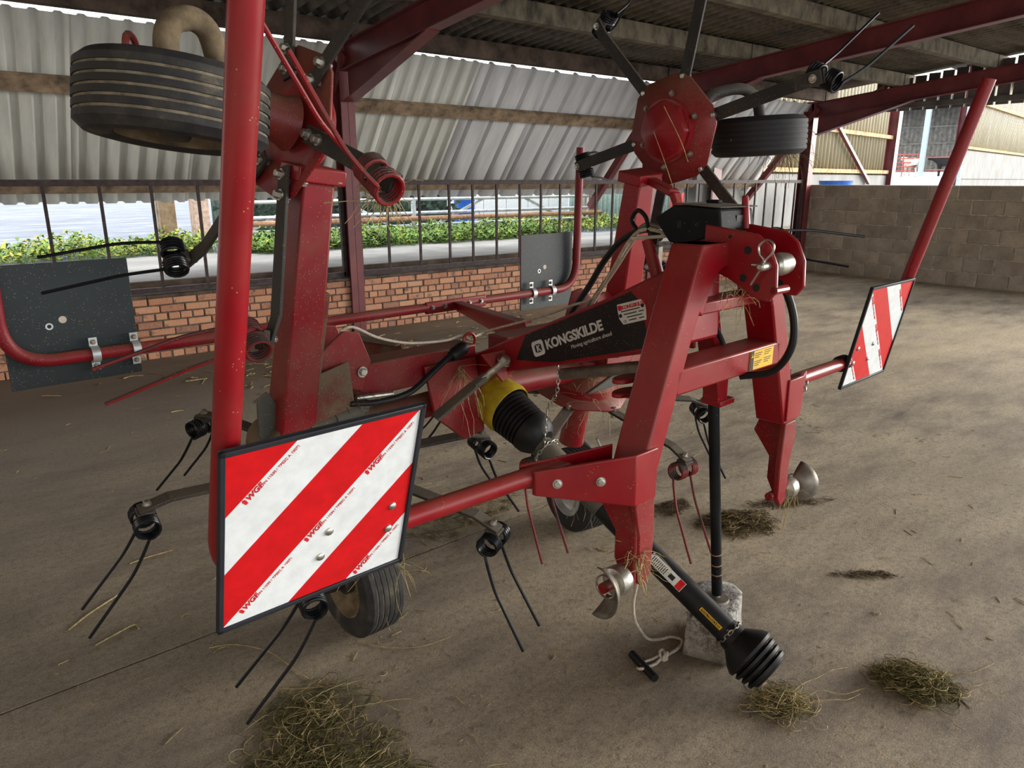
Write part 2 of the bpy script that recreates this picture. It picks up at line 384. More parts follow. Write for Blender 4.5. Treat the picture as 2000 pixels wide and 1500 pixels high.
# sloping cladding over the openings: sheets run down and outwards from the eaves
SY0, SZ0, SY1, SZ1 = 7.44, 3.0, 8.7, 1.42
sd_ = V((0, SY1 - SY0, SZ1 - SZ0)).normalized(); sn_ = V((0, -sd_.z, sd_.y)); SL = math.hypot(SY1 - SY0, SZ1 - SZ0)
def sheet(name, mat, parent, x0, x1, prof, top=0, bot=None, o=(0, SY0, SZ0), d=None, nrm=None, ax=(1, 0, 0), thick=.002):
    """corrugated sheet: prof(x) gives the depth along the normal"""
    d = sd_ if d is None else d; nrm = sn_ if nrm is None else nrm; bot = SL if bot is None else bot; ax = V(ax)
    xs = []; x = x0
    pts = prof(x0, x1); vs = []; n = len(pts)
    for t in (top, (top + bot) / 2, bot): vs += [V(o) + ax * px + d * t + nrm * pz for px, pz in pts]
    mb = MB(); mb.add(vs, [(j * n + i, j * n + i + 1, (j + 1) * n + i + 1, (j + 1) * n + i) for j in range(2) for i in range(n - 1)], True)
    ob = mb.build(name, mat, parent, sharp=50)
    mo = ob.modifiers.new('gauge', 'SOLIDIFY'); mo.thickness = thick
    return ob
def sine(p, a, ph=0):
    def f(x0, x1):
        n = max(8, int((x1 - x0) / p * 10)); return [(x0 + (x1 - x0) * i / n, a * math.sin(2 * math.pi * (x0 + (x1 - x0) * i / n) / p + ph)) for i in range(n + 1)]
    return f
def ribs(p, w, h):
    def f(x0, x1):
        out = [(x0, 0)]; x = x0 + p * .5
        while x < x1 - w:
            out += [(x - w * .75, 0), (x - w * .4, h), (x + w * .4, h), (x + w * .75, 0)]; x += p
        return out + [(x1, 0)]
    return f
x = -2.9; i = 0
while x < 12.9:
    w = 1.06
    cream = x < 4.9
    jit = rnd.uniform(-.02, .02)
    sheet('cladding_sheet', 'sheet_cream' if cream else 'sheet_grey', wl, x, x + w + .02, ribs(.178, .055, .032) if cream else ribs(.333, .05, .055), .035 + jit, SL + jit, o=(0, SY0 + (.003 if i % 2 else 0), SZ0))
    x += w; i += 1
pp = V((0, SY0, SZ0))
for t, mt, h, dd in ((.64, 'timber', .14, .07), (1.76, 'timber', .1, .07)):
    for k in range(3):
        a, b_ = COLX[k] + .02, COLX[k + 1] - .02
        q = pp + sd_ * t - sn_ * .075 * (1 if t < 1 else .9)
        MB().bar((a, q.y, q.z), (b_, q.y, q.z), dd, h, sd_).build('cladding_rail', mt, wl, .004)
for cx in COLX[1:]:
    q0 = pp - sn_ * .16 + sd_ * .02; q1 = pp + sd_ * (SL + .16) - sn_ * .1
    MB().bar((cx, q0.y, q0.z), (cx, q1.y, q1.z), .1, .1, (1, 0, 0)).build('outrigger', 'steel_oxide', wl, .003)

# roof
ce = empty('ceiling', (0, 0, 0)); tag(ce, 'low pitched fibre cement roof on steel rafters and concrete purlins', 'roof', kind='structure')
YE = -7.5
for cx in COLX[1:]:
    a, c_ = V((cx, YW + .05, rz(YW + .05) - .13)), V((cx, YE, rz(YE) - .13))
    m_ = MB()
    for s in (-1, 1): m_.bar(a + V((0, 0, s * .12)), c_ + V((0, 0, s * .12)), .14, .014)
    m_.bar(a, c_, .01, .25); m_.build('rafter', 'steel_oxide', ce, .003)
    y0, y1 = 7.33, 5.75
    h = MB().prism([(y0, rz(y0) - .25), (y1, rz(y1) - .25), (y0, rz(y0) - .55)], (cx, 0, 0), (0, 1, 0), (0, 0, 1), (1, 0, 0), .012)
    h.bar((cx, y0, rz(y0) - .55), (cx, y1, rz(y1) - .26), .14, .014); h.build('haunch', 'steel_oxide', ce)
y = 7.3
while y > YE:
    z = rz(y); k0 = -3.0
    for a, c_ in zip((-3.0,) + COLX[1:], COLX[1:] + (13.4,)):
        MB().span((a + .01, y - .06, z), (c_ - .01, y + .06, z + .19)).build('purlin', 'purlin_concrete' if y < 7 else 'kerb_dark', ce, .006)
    y -= 1.33
x = -3.0; i = 0
while x < 13:
    nn = int(1.02 / .146 * 8)
    sheet('roof_sheet', 'roof_cement', ce, x, x + 1.05, sine(.146, .03), 0, (7.85 - YE), o=(0, 7.85, rz(7.85) + .22 + (.004 if i % 2 else 0)), d=V((0, -1, .1)).normalized(), nrm=V((0, .1, 1)).normalized(), thick=.006)
    x += 1.022; i += 1
MB().bar((13.2, 6.6, 3.02), (13.25, 6.05, 3.3), .05, .07).build('strut', 'timber_pale', ce)

gv = MB().span((13.12, 3.0, 2.8), (13.2, 6.5, 2.88)).build('gable_rail', 'dark_clad', ce)
y = 6.45
while y > 3.0:
    MB().span((13.2, y - .17, 2.76), (13.225, y, rz(y) + .15)).build('gable_board', 'dark_clad', ce); y -= .205
# block wall closing the end of the bay
BX = 13.08
wb = MB().span((BX + .012, 2.35, 0), (BX + .2, 7.6, 1.568)).build('wall_back', 'block_mortar')
tag(wb, 'rough grey concrete block wall at the far end', 'wall', kind='structure')
bm = bmesh.new(); bmesh.ops.create_cube(bm, size=1)
for v in bm.verts: v.co = V((v.co.x * .2, v.co.y * .438, v.co.z * .213))
bmesh.ops.bevel(bm, geom=bm.edges[:], offset=.009, segments=1, affect='EDGES')
kb = bpy.data.meshes.new('concrete_block'); bm.to_mesh(kb); bm.free(); kb.materials.append(MATS['block'])
for row in range(7):
    y = 7.35 - (row % 2) * .225
    while y > 2.5:
        o = bpy.data.objects.new('block', kb); COL.objects.link(o); o.parent = wb
        o.location = (BX + .1 + rnd.uniform(-.006, .006), y + rnd.uniform(-.004, .004), .112 + row * .224); y -= .45

ws = MB().span((-3.6, -8, 0), (-3.4, 7.6, 4.6)).build('wall_side_blocker', 'block_mortar'); tag(ws, 'unseen end wall added behind the camera on the left to block light', 'wall', kind='structure')  # unseen wall, added to keep light off the left of the floor
# ---------------------------------------------------------------- outside
gz = .68
MB().span((-40, 7.86, .1), (120, 90, gz)).build('yard', 'gravel')
tag(bpy.data.objects['yard'], 'wet grey gravel yard outside the barn', 'ground', kind='structure')
ap = MB().span((-12, 7.82, 0), (3.2, 10.4, gz + .02)).span((3.2, 7.82, 0), (17, 9.9, gz + .02)).build('apron', 'yard_concrete'); tag(ap, 'pale concrete apron just outside the bars', 'paving', kind='structure')
MB().span((-12, 7.78, 0), (13, 7.82, gz + .015)).build('kerb', 'kerb_dark', ap)
def weeds(name, label, x0, x1, y0, y1, h, n, flower=.15, seed=1):
    r = random.Random(seed); mb = MB(); mf = MB()
    for i in range(n):
        x = r.uniform(x0, x1); y = r.uniform(y0, y1); hh = h * r.uniform(.35, 1) * (.55 + .45 * math.sin(x * 2.3 + 1) ** 2)
        t = mf if r.random() < flower else mb
        for k in range(3):
            z = gz + .02 + hh * r.uniform(.1, 1); a = r.uniform(0, 6.28); l = r.uniform(.05, .12); dx, dy = math.cos(a) * l, math.sin(a) * l; dz = r.uniform(-.03, .07)
            px, py = x + r.uniform(-.08, .08), y + r.uniform(-.08, .08)
            t.add([(px, py, z), (px + dx * .5 - dy * .3, py + dy * .5 + dx * .3, z + dz), (px + dx, py + dy, z + dz * .4), (px + dx * .5 + dy * .3, py + dy * .5 - dx * .3, z + dz)], [(0, 1, 2, 3)])
        mb.add([(x - .004, y, gz), (x + .004, y, gz), (x + r.uniform(-.05, .05), y, gz + hh)], [(0, 1, 2)])
    o = mb.build(name, 'weed_leaf'); tag(o, label, 'weeds', kind='stuff')
    if mf.v: tag(mf.build('blossom', 'weed_flower', o), kind='stuff')
weeds('weed_bank', 'low yellow-flowered weeds edging the gravel yard at left', -1, 3.4, 10.3, 11.8, .3, 1200, .35, 1)
weeds('weed_bank', 'tall green nettles in front of the galvanised gates', 3.6, 9.3, 9.7, 11.2, .3, 3200, .08, 2)
weeds('weed_bank', 'sunlit yellowish weeds before the green sheet fence', 9.5, 13.2, 10.4, 13.4, .25, 1500, .4, 3)
def gate(name, label, x0, x1, y, rails, diag):
    e = empty(name, (x0, y, gz)); tag(e, label, 'gate', 'galvanised field gates')
    for z, r in rails: MB().tube([(0, 0, z - gz), (x1 - x0, 0, z - gz)], r, 10).build('rail', 'galvanised', e)
    for x in (0, x1 - x0): MB().tube([(x, 0, 0), (x, 0, rails[0][0] - gz + .02)], .03, 10).build('stile', 'galvanised', e)
    for a, b_ in diag: MB().bar((a, .03, .1), (b_, .03, rails[0][0] - gz), .05, .02, (0, 1, 0)).build('brace', 'galvanised', e)
G = ((1.32, .03), (1.08, .03), (.86, .03))
gate('field_gate', 'galvanised tube gate left of the near column, before the dark hedge', 3.75, 7.1, 11.6, G, ((.2, 1.3), (3.1, 2.0)))
gate('field_gate', 'galvanised tube gate right of the near column, before the white shed', 7.2, 11.6, 11.7, G, ((.3, 1.6), (3.9, 2.6)))
o = MB().tube([(3.8, 11.45, 1.0), (11.8, 11.5, .98)], .045, 10).build('scaffold_pole', 'rust_pipe'); tag(o, 'rusty brown pole lashed across the galvanised gates', 'pole')
for x, y, h, mt, lb in ((3.3, 11.2, 1.0, 'post_pink', 'pale weathered timber gate post at the yard corner'), (11.75, 11.75, .95, 'timber', 'dark timber gate post beside the green sheet fence'), (2.95, 11.6, 1.1, 'timber', 'mossy grey timber post behind the pale gate post')):
    p = MB().bar((x, y, gz), (x, y, gz + h), .22, .2, (0, 1, 0)).bar((x, y, gz + h), (x, y, gz + h + .05), .22, .2, (0, 1, 0), .12, .12).build('gate_post', mt, None, .01); tag(p, lb, 'post')
h = MB(); r = random.Random(5)
h.span((4.4, 13.6, gz), (9.2, 14.2, 2.2))
for i in range(1400):
    x = r.uniform(4.3, 9.4); z = r.uniform(gz, 2.3); y = 13.55 + r.uniform(-.2, .05); a = r.uniform(0, 3.14); l = r.uniform(.06, .16)
    h.add([(x, y, z), (x + l * math.cos(a), y - .05, z + l * math.sin(a)), (x + l * math.cos(a + .7), y + .02, z + l * math.sin(a + .7))], [(0, 1, 2)])
tag(h.build('hedge', 'hedge_dark'), 'dark clipped hedge behind the galvanised gates', 'hedge', kind='stuff')
sh = empty('white_shed', (10.2, 15.6, gz)); tag(sh, 'bright white sheet-clad shed beyond the gates', 'shed')
for k in range(6): MB().span((k * .75, 0, 0), (k * .75 + .73, .06, 2.4)).build('wall_sheet', 'shed_white', sh)
MB().span((-.1, -.1, 2.4), (4.7, 3, 2.5)).build('roof', 'shed_white', sh); MB().span((0, .06, 0), (4.5, 2.9, 2.4)).build('body', 'shed_white', sh)
o = MB().lathe([(.22, 0), (.25, .03), (.25, .25), (.265, .28), (.25, .31), (.25, .55), (.265, .58), (.25, .61), (.25, .85), (.22, .88)], (10.3, 14.5, gz), (0, 0, 1), 20).build('barrel', 'barrel_blue'); tag(o, 'blue plastic barrel standing before the white shed', 'barrel')
fe = empty('sheet_fence', (13.4, 14.2, gz)); tag(fe, 'pale green corrugated sheet fence beyond the bars', 'fence')
for k in range(5): sheet('fence_sheet', 'fence_green', fe, k * .8, k * .8 + .82, sine(.16, .03), 0, 1.7, o=(0, 0, 1.7), d=V((0, 0, -1)), nrm=V((0, -1, 0)))
rp = empty('sheet_container', (17.5, 14.0, gz)); tag(rp, 'red corrugated container end next to the green fence', 'container')
sheet('side', 'container_red', rp, 0, 1.6, ribs(.3, .1, .04), 0, 2, o=(0, 0, 2), d=V((0, 0, -1)), nrm=V((0, -1, 0))); MB().span((0, .05, 0), (1.6, 3, 2.1)).build('body', 'container_red', rp, .02)

sb = MB().span((10.5, 7.95, gz + .02), (13.6, 8.2, gz + .05)).build('straw_bedding', 'straw'); tag(sb, 'yellow straw spread outside the bars next to the block wall', 'straw', kind='stuff')
# farm buildings past the block wall
gb = MB().span((13.5, -30, .1), (120, 7.84, gz)).build('yard_end', 'yard_concrete'); tag(gb, 'pale concrete yard beyond the block wall', 'ground', kind='structure')
ang = R(8); dx = V((math.cos(ang), math.sin(ang), 0)); dn = V((math.sin(ang), -math.cos(ang), 0))
wg = empty('cattle_building', (14.5, 9.0, gz), ang); tag(wg, 'cream corrugated farm building with red columns beyond the block wall', 'building')
def wing(x0, x1):
    k = x0
    while k < x1 - .1:
        e_ = min(k + 1.05, x1)
        sheet('wall_sheet', 'cream_clad', wg, k, e_, sine(.22, .04), 0, 3.65, o=(0, 0, 4.7), d=V((0, 0, -1)), nrm=V((0, -1, 0))); k += 1.03
    hp = 1.1 if x0 < 0 else 2.0
    MB().span((x0, -.09, 0), (x1, .15, hp)).build('wall_panel', 'concrete_panel', wg, .01)
    if x0 > 0: MB().span((x0, -.1, 1.0), (x1, -.085, 1.02)).build('panel_joint', 'kerb_dark', wg)
    for z in ((1.14, 2.05) if x0 < 0 else (2.04, 3.6)): MB().span((x0, -.14, z), (x1, -.03, z + .09)).build('side_rail', 'timber_pale', wg)
wing(-3.5, 6.9); wing(14.6, 30)
for x in (-3.0, 7.05, 14.3, 30): hcol('column', x, -.1, 4.8, wg, .3, .25)
MB().bar((2.5, -.16, 2.3), (5.3, -.16, .9), .08, .08, (0, 1, 0)).build('brace', 'steel_oxide', wg)
MB().tube([(13.95, -.3, 0), (13.95, -.3, 4)], .07, 10).build('downpipe', 'steel_blue', wg)
MB().span((-3.5, -.3, 4.7), (30, .6, 4.85)).build('eaves', 'dark_clad', wg)
yb = MB()
cs = empty('cow_shed', (60, 31, 1.9), R(-82)); tag(cs, 'dark open cow shed seen through the gap between buildings', 'shed')
for k in range(13): sheet('wall_sheet', 'shed_clad', cs, k * 1.05, k * 1.05 + 1.07, sine(.35, .06), 0, 5.2, o=(0, 6.0, 5.6), d=V((0, 0, -1)), nrm=V((0, -1, 0)))
for z in (2.6, 3.9): MB().span((0, 5.85, z), (13, 5.95, z + .12)).build('side_rail', 'shed_clad', cs)
MB().span((-.5, -.5, 5.7), (14, 6.5, 5.85)).build('roof', 'shed_clad', cs); MB().span((-3, -.6, -1.3), (18, 6.3, 0)).build('plinth', 'shed_white', cs)
MB().span((5.4, -.45, 0), (5.75, -.15, 5.7)).build('post', 'steel_blue', cs)
for z in (.45, .75, 1.05, 1.35, 1.65): MB().tube([(1, -.1, z), (5.3, -.1, z)], .035, 8).build('rail', 'gate_red', cs)
for z in (.5, 1.4): MB().tube([(5.8, -.1, z), (12, -.1, z)], .04, 8).build('rail', 'gate_red', cs)
for x in (1, 3.0, 4.2, 5.2, 7.4): MB().tube([(x, -.1, 0), (x, -.1, 1.7)], .05, 8).build('upright', 'gate_red', cs)
def cow(label, loc, rzz, mat):
    me = bpy.data.meshes.new('cow')
    P = [((0, 0, 1.12), .34), ((.5, 0, 1.1), .36), ((-.55, 0, 1.12), .33), ((.8, 0, 1.18), .26), ((1.02, 0, 1.32), .17), ((1.25, 0, 1.42), .14), ((1.5, 0, 1.28), .09),
         ((-.78, 0, 1.15), .2), ((-.88, 0, .95), .04), ((-.9, 0, .5), .03)]
    E = [(0, 1), (0, 2), (1, 3), (3, 4), (4, 5), (5, 6), (2, 7), (7, 8), (8, 9)]
    for bx_, back in ((.62, 0), (-.62, 1)):
        for s in (-1, 1):
            n = len(P); P += [((bx_, s * .18, .85), .14), ((bx_ + (.06 if back else 0), s * .18, .5), .075), ((bx_ - (.05 if back else 0), s * .18, .28), .05), ((bx_, s * .18, .03), .06)]
            E += [(2 if back else 1, n), (n, n + 1), (n + 1, n + 2), (n + 2, n + 3)]
    for s in (-1, 1): P.append(((1.2, s * .24, 1.46), .04)); E.append((5, len(P) - 1))
    me.from_pydata([p for p, _ in P], E, []); o = bpy.data.objects.new('cow', me); COL.objects.link(o)
    sk = o.modifiers.new('body', 'SKIN')
    for d, (_, r_) in zip(me.skin_vertices[0].data, P): d.radius = (r_, r_)
    me.skin_vertices[0].data[0].use_root = True
    su = o.modifiers.new('round', 'SUBSURF'); su.levels = 2; su.render_levels = 2; me.materials.append(MATS[mat])
    o.location = loc; o.rotation_euler.z = rzz; tag(o, label, 'cow'); return o
cow('cream cow standing behind the red tube gate in the far shed', (60.9, 26.2, 1.9), R(60), 'cow_cream')
cow('black cow standing right of the blue-grey shed post', (62.3, 24.2, 1.9), R(100), 'cow_black')
o = MB().lathe([(.27, 0), (.3, .04), (.3, .3), (.315, .34), (.3, .38), (.3, .7), (.315, .74), (.3, .78), (.33, .93), (.34, .96)], (15.2, 8.05, gz), (0, 0, 1), 22).build('drum', 'barrel_blue'); tag(o, 'blue drum whose rim shows just above the block wall', 'drum')

# ---------------------------------------------------------------- the hay tedder (local frame: x across, y to the rear, z up)
T = empty('hay_tedder', (1.765, 1.23, 0), R(3.5)); tag(T, 'red folding hay tedder parked on its stand with outer rotors raised', 'hay tedder')
X, Y, Z = V((1, 0, 0)), V((0, 1, 0)), V((0, 0, 1))
# headstock --------------------------------------------------------------
def leg(s):
    m_ = MB(); t = .075
    out = [(.192, 1.49), (.274, 1.285), (.376, 1.0), (.418, .88)]
    poly = [(s * a, b_) for a, b_ in out] + [(s * (a - (.105 if b_ > 1.4 else .075)), b_) for a, b_ in reversed(out)]
    m_.prism(poly, (0, 0, 0), X, Z, Y, .1)
    return m_
for s in (-1, 1):
    lg = leg(s).build('headstock_leg', 'red', T, .006)
    # lower end: folded plate shoe carrying the lower hitch pin
    sh_ = MB().prism([(s * .418, .885), (s * .428, .83), (s * .405, .74), (s * .40, .6), (s * .37, .585), (s * .345, .62), (s * .34, .74), (s * .35, .885)], (0, -.045, 0), X, Z, Y, .02)
    sh_.prism([(.06, .885), (-.05, .885), (-.05, .6), (-.02, .585), (.02, .66), (.02, .74), (.085, .82)], (s * .408, 0, 0), Y, Z, X, .014)
    sh_.build('hitch_shoe', 'red_dusty', T, .004)
    pin = MB().tube([(s * .33, -.03, .625), (s * .52, -.03, .625)], .014, 14).build('lower_link_pin', 'red_dusty', T)
    MB().lathe([(.016, 0), (.038, .012), (.042, .03), (.038, .048), (.016, .06)], (s * .425, -.03, .625), X * s, 24).build('ball', 'zinc', pin)
    # guide cup beside the ball: dished steel sheet
    cup = MB(); n = 14; vs = []
    for j in range(6):
        t = j / 5
        for i in range(n):
            a = R(-110 + 190 * i / (n - 1)); rr = .028 + .045 * t
            vs.append((s * (.492 + .05 * t ** 1.6), -.03 + rr * math.cos(a + R(200)), .625 + rr * math.sin(a + R(200))))
    cup.add(vs, [(j * n + i, j * n + i + 1, (j + 1) * n + i + 1, (j + 1) * n + i) for j in range(5) for i in range(n - 1)], True)
    co_ = cup.build('guide_cup', 'steel_grey', pin); mo = co_.modifiers.new('gauge', 'SOLIDIFY'); mo.thickness = .003
    MB().tube([V((s * .505, -.03, .625)) + (Y * math.cos(a) + Z * math.sin(a)) * .032 for a in [2 * math.pi * k / 20 for k in range(21)]], .003, 6).build('linch_ring', 'bright_steel', pin)
cm = MB().span((-.27, -.05, 1.1), (.27, .05, 1.172)).build('cross_member', 'red', T, .006)
st = MB().span((.09, -.0525, 1.108), (.222, -.0505, 1.165)).build('warning_sticker', 'sticker_yellow', cm)
MB().span((.09, -.0535, 1.108), (.108, -.0523, 1.165)).prism([(.0925, 1.148), (.1055, 1.148), (.099, 1.161)], (0, -.0531, 0), X, Z, Y, .0003).build('black_strip', 'ink', cm)
MB().prism([(.093, 1.147), (.105, 1.147), (.099, 1.159)], (0, -.0539, 0), X, Z, Y, .0006).build('warning_triangle', 'sticker_yellow', cm)
text('!', .011, 'ink', cm, basis((.0978, -.0543, 1.1485), X, Z), bold=.0002)
for cx_, cz in ((.114, 1.157), (.168, 1.16), (.114, 1.133), (.168, 1.137)):
    pl_ = MB()
    for k in range(3): pl_.span((cx_, -.0529, cz - k * .006), (cx_ + (.042, .036, .026)[k], -.0524, cz - k * .006 - .0022))
    tag(pl_.build('print_lines', 'ink', cm), kind='stuff')
MB().span((-.22, .0, 1.29), (.22, .08, 1.325)).build('upper_cross_plate', 'red', T, .005)
# head blocks joining the legs to the mast
for s in (-1, 1):
    MB().prism([(.19, 1.49), (.06, 1.49), (.06, 1.425), (.085, 1.422), (.11, 1.41), (.13, 1.39), (.145, 1.365), (.153, 1.34), (.17, 1.3), (.245, 1.35)], (0, 0, 0), X * s, Z, Y, .099).build('head_block', 'red', T, .006)
mp_ = [(.03, 1.535), (-.13, 1.515), (-.165, 1.49), (-.19, 1.44), (-.195, 1.37), (-.175, 1.345), (-.145, 1.345), (-.05, 1.395), (.03, 1.42)]
for s in (-1, 1):
    pl = MB().prism([(y - (.0 if s < 0 else .012), z + (.0 if s < 0 else .004)) for y, z in mp_], (s * .062, 0, 0), Y, Z, X, .012).build('mast_plate', 'red', T, .004)
    for hy, hz, hr in ((-.105, 1.473, .011), (-.098, 1.4, .0105), (-.138, 1.378, .0105), (-.05, 1.505, .0055), (-.04, 1.455, .005)):
        MB().lathe([(hr, 0), (hr, .0006)], (s * .062 - .0062, hy, hz), -X, 16).build('hole', 'ink', pl)
tp = MB().tube([(-.095, -.163, 1.437), (.1, -.163, 1.437)], .0125, 16).lathe([(.0125, 0), (.0115, .008), (.006, .012)], (-.095, -.163, 1.437), -X, 16).build('top_link_pin', 'zinc', T)
MB().lathe([(.02, -.04), (.028, -.03), (.031, 0), (.028, .03), (.02, .04)], (.0, -.163, 1.437), X, 22).build('ball', 'zinc', tp)
loop = [V((-.088, -.163, 1.437)) + Y * a + Z * b_ for a, b_ in ((.03, -.05), (.012, -.018), (-.002, .012), (.012, .03), (.016, .05), (-.002, .068), (-.022, .06), (-.024, .04), (-.006, .018), (.014, .004), (.032, .002))]
MB().tube(bez(loop, 5), .0032, 8).build('spring_clip', 'bright_steel', tp)
MB().lathe([(.011, 0), (.011, .065)], (-.068, -.188, 1.375), X, 10).build('spacer_bolt', 'red', T)
# black cover box and peg on the mast
bx = MB().prism([(-.01, 1.575), (.14, 1.582), (.205, 1.545), (.15, 1.48), (.1, 1.47), (-.02, 1.515)], (.02, 0, 0), Y, Z, X, .17).build('cover_box', 'black_coat', T, .006)
MB().prism([(-.02, 1.578), (.135, 1.586), (.135, 1.589), (-.02, 1.581)], (.02, 0, 0), Y, Z, X, .19).build('lid', 'grey_guard', bx, .003)
MB().box((.0, .05, 1.593), (.02, .04, .01)).build('catch', 'black_coat', bx, .003)
MB().box((-.0655, .115, 1.53), (.002, .014, .02)).box((.04, -.011, 1.547), (.05, .01, .02)).build('slot', 'ink', bx)
MB().lathe([(.013, 0), (.009, .085), (.007, .09)], (.06, -.02, 1.52), (0, .12, 1), 14).build('stop_peg', 'red', T)
# hose bracket
MB().bar((0, .325, 1.477), (0, .2, 1.49), .03, .01).build('hose_bracket', 'white_bar', T, .002)
MB().tube([(0, .225, 1.36), (0, .27, 1.475)], .021, 16).build('hose_post', 'red', T)
def hose(pts, r, mat='rubber_black', name='hydraulic_hose'): return MB().tube(bez(pts, 8), r, 10).build(name, mat, T)
hose([(.12, .75, 1.09), (.1, .665, 1.198), (.1, .594, 1.289), (.1, .527, 1.384), (.08, .437, 1.459), (.05, .322, 1.502), (.03, .247, 1.48)], .011)
hose([(.05, .56, 1.2), (.05, .461, 1.342), (.03, .365, 1.466), (.0, .28, 1.506), (.03, .2, 1.49)], .006, 'rope_white', 'pull_cable')
hose([(.04, .58, 1.19), (.06, .48, 1.33), (.045, .375, 1.455), (.01, .29, 1.52), (.02, .19, 1.5)], .006, 'steel_grey', 'pull_cable')
hose([(.0, .24, 1.49), (.005, .25, 1.44), (.0, .235, 1.40), (.02, .24, 1.35)], .007)
hose([(.02, .33, 1.5), (.03, .36, 1.53), (.02, .33, 1.56), (.01, .29, 1.54), (.0, .27, 1.5)], .007)
MB().box((.01, .245, 1.43), (.03, .03, .06)).build('hose_coupling', 'steel_grey', T, .006)
hose([(.06, -.1, 1.42), (.09, -.134, 1.365), (.1, -.166, 1.282), (.1, -.168, 1.195), (.1, -.12, 1.12), (.08, -.03, 1.09)], .011)
hose([(.1, .13, 1.28), (.1, .112, 1.261), (.1, .052, 1.182), (.1, 0.02, 1.1)], .008)
# drawbar: tapering box beam with the maker's name -----------------------
DBU = .075
db = MB().prism([(1.2, .955), (1.02, 1.0), (.78, 1.11), (.36, 1.295), (.14, 1.405), (.06, 1.42), (.05, 1.2), (.16, 1.155), (.58, 1.035), (.9, .945), (1.1, .83), (1.2, .8)], (0, 0, 0), Y, Z, X, DBU * 2).build('drawbar', 'red', T, .007)
dl = (V((0, .36, 1.295)) - V((0, .78, 1.11))).normalized()
dk = MB().prism([(.78, 1.02), (.73, 1.12), (.36, 1.282), (.27, 1.325), (.235, 1.3), (.185, 1.165), (.58, 1.048)], (-DBU - .0006, 0, 0), Y, Z, X, .0012).build('decal', 'decal_black', db)
e1 = V((0, -.92, .392)).normalized()             # along the beam, to the front
e2 = V((0, .392, .92)).normalized()
# emblem: rounded badge with a hexagon and a letter
eo = V((-DBU - .0016, .665, 1.083))
bd = MB(); ring = []; inn = []
def rsq(w, h, r, n=6):
    out = []
    for qx, qy, a0 in ((1, 1, 0), (-1, 1, 90), (-1, -1, 180), (1, -1, 270)):
        for i in range(n + 1):
            a = R(a0 + 90 * i / n); out.append((qx * (w - r) + r * math.cos(a), qy * (h - r) + r * math.sin(a)))
    return out
o_ = rsq(.03, .027, .012); nn = len(o_)
hx = []
for px, py in o_:
    a = math.atan2(py, px); d_ = .0205 * math.cos(R(30)) / math.cos((a + R(30)) % R(60) - R(30)) if True else 0
    hx.append((math.cos(a) * d_, math.sin(a) * d_))
vs = [eo + e1 * p + e2 * q for p, q in o_] + [eo + e1 * p + e2 * q for p, q in hx]
bd.add(vs, [(i, (i + 1) % nn, nn + (i + 1) % nn, nn + i) for i in range(nn)]); bd.build('emblem', 'decal_white', db)
text('K', .03, 'decal_white', db, basis(eo - e1 * .009 - e2 * .0105, e1, e2), 'emblem_letter', bold=.0012)
text('KONGSKILDE', .046, 'decal_white', db, basis(eo + e1 * .04 - e2 * .014, e1, e2), bold=.0016, space=.97)
text('Moving agriculture ahead', .0185, 'decal_white', db, basis(eo + e1 * .155 - e2 * .04, e1, e2), space=1.0)
po = V((-DBU - .0018, .262, 1.263)); pe1 = V((0, -.93, .3)).normalized(); pe2 = V((0, .3, .93)).normalized()
pb = MB().prism([(-.052, -.012), (-.04, -.032), (.05, -.032), (.056, -.005), (.056, .016), (.044, .032), (-.05, .032), (-.052, .01)], po, pe1, pe2, X, .0012).build('maker_plate', 'sticker_white', db)
pq = po - X * .001
text('KONGSKILDE', .0155, 'ink_red', db, basis(pq - pe1 * .034 + pe2 * .014, pe1, pe2), bold=.0006)
pl_ = MB()
for a_, b_, w_ in ((-.04, .006, .075), (-.03, -.004, .05), (.028, -.004, .02), (-.02, -.014, .06), (-.015, -.024, .03), (.025, -.024, .02)): pl_.prism([(0, 0), (w_, 0), (w_, .0032), (0, .0032)], pq + pe1 * a_ + pe2 * b_, pe1, pe2, X, .0004)
tag(pl_.build('print_lines', 'ink', db), kind='stuff')
text('CE', .011, 'ink', db, basis(pq - pe1 * .038 - pe2 * .028, pe1, pe2))
pr_ = MB()
for a, b_ in ((-.044, -.004), (.047, .012)): pr_.lathe([(.006, 0), (.006, .002), (.003, .004)], po + pe1 * a + pe2 * b_ - X * .0005, -X, 14)
pr_.build('rivet', 'ink', db)
mk = MB().prism(rsq(.007, .008, .003), pq - pe1 * .0415 + pe2 * .0195, pe1, pe2, X, .0004).build('plate_emblem', 'ink_red', db)
# pipe under the drawbar, cross brace, drop leg, stand
MB().tube([(0, .62, .985), (0, .12, 1.115), (.12, -.02, 1.14)], .021, 14).build('lower_tie_bar', 'steel_grey', T)
MB().prism([(.1, 1.16), (.28, 1.16), (.28, 1.3), (.2, 1.34), (.1, 1.34)], (.03, 0, 0), Y, Z, X, .014).build('gusset', 'red', T, .003)
MB().bar((.06, .1, 1.34), (.2, .12, .965), .05, .06, (0, 1, 0)).build('stand_arm', 'red', T, .005)
MB().box((.215, .12, .955), (.085, .075, .02)).box((.195, .12, 1.02), (.055, .06, .12)).build('stand_socket', 'red', T, .004)
sd1 = MB().tube([(.205, .14, 1.06), (.278, .1, .222)], .0185, 18).build('parking_stand', 'black_coat', T)
bands = MB()
for t in (.9, .855, .805):
    p = V((.205, .14, 1.06)).lerp(V((.278, .1, .222)), t); d_ = (V((.278, .1, .222)) - V((.205, .14, 1.06))).normalized(); bands.lathe([(.0192, 0), (.0192, .004)], p, d_, 18)
bands.build('wear_ring', 'rust_pipe', sd1)
MB().lathe([(.006, .03), (.012, .012), (.042, .008), (.045, 0)], (.278, .1, .2005), Z, 24).build('foot', 'steel_grey', sd1)
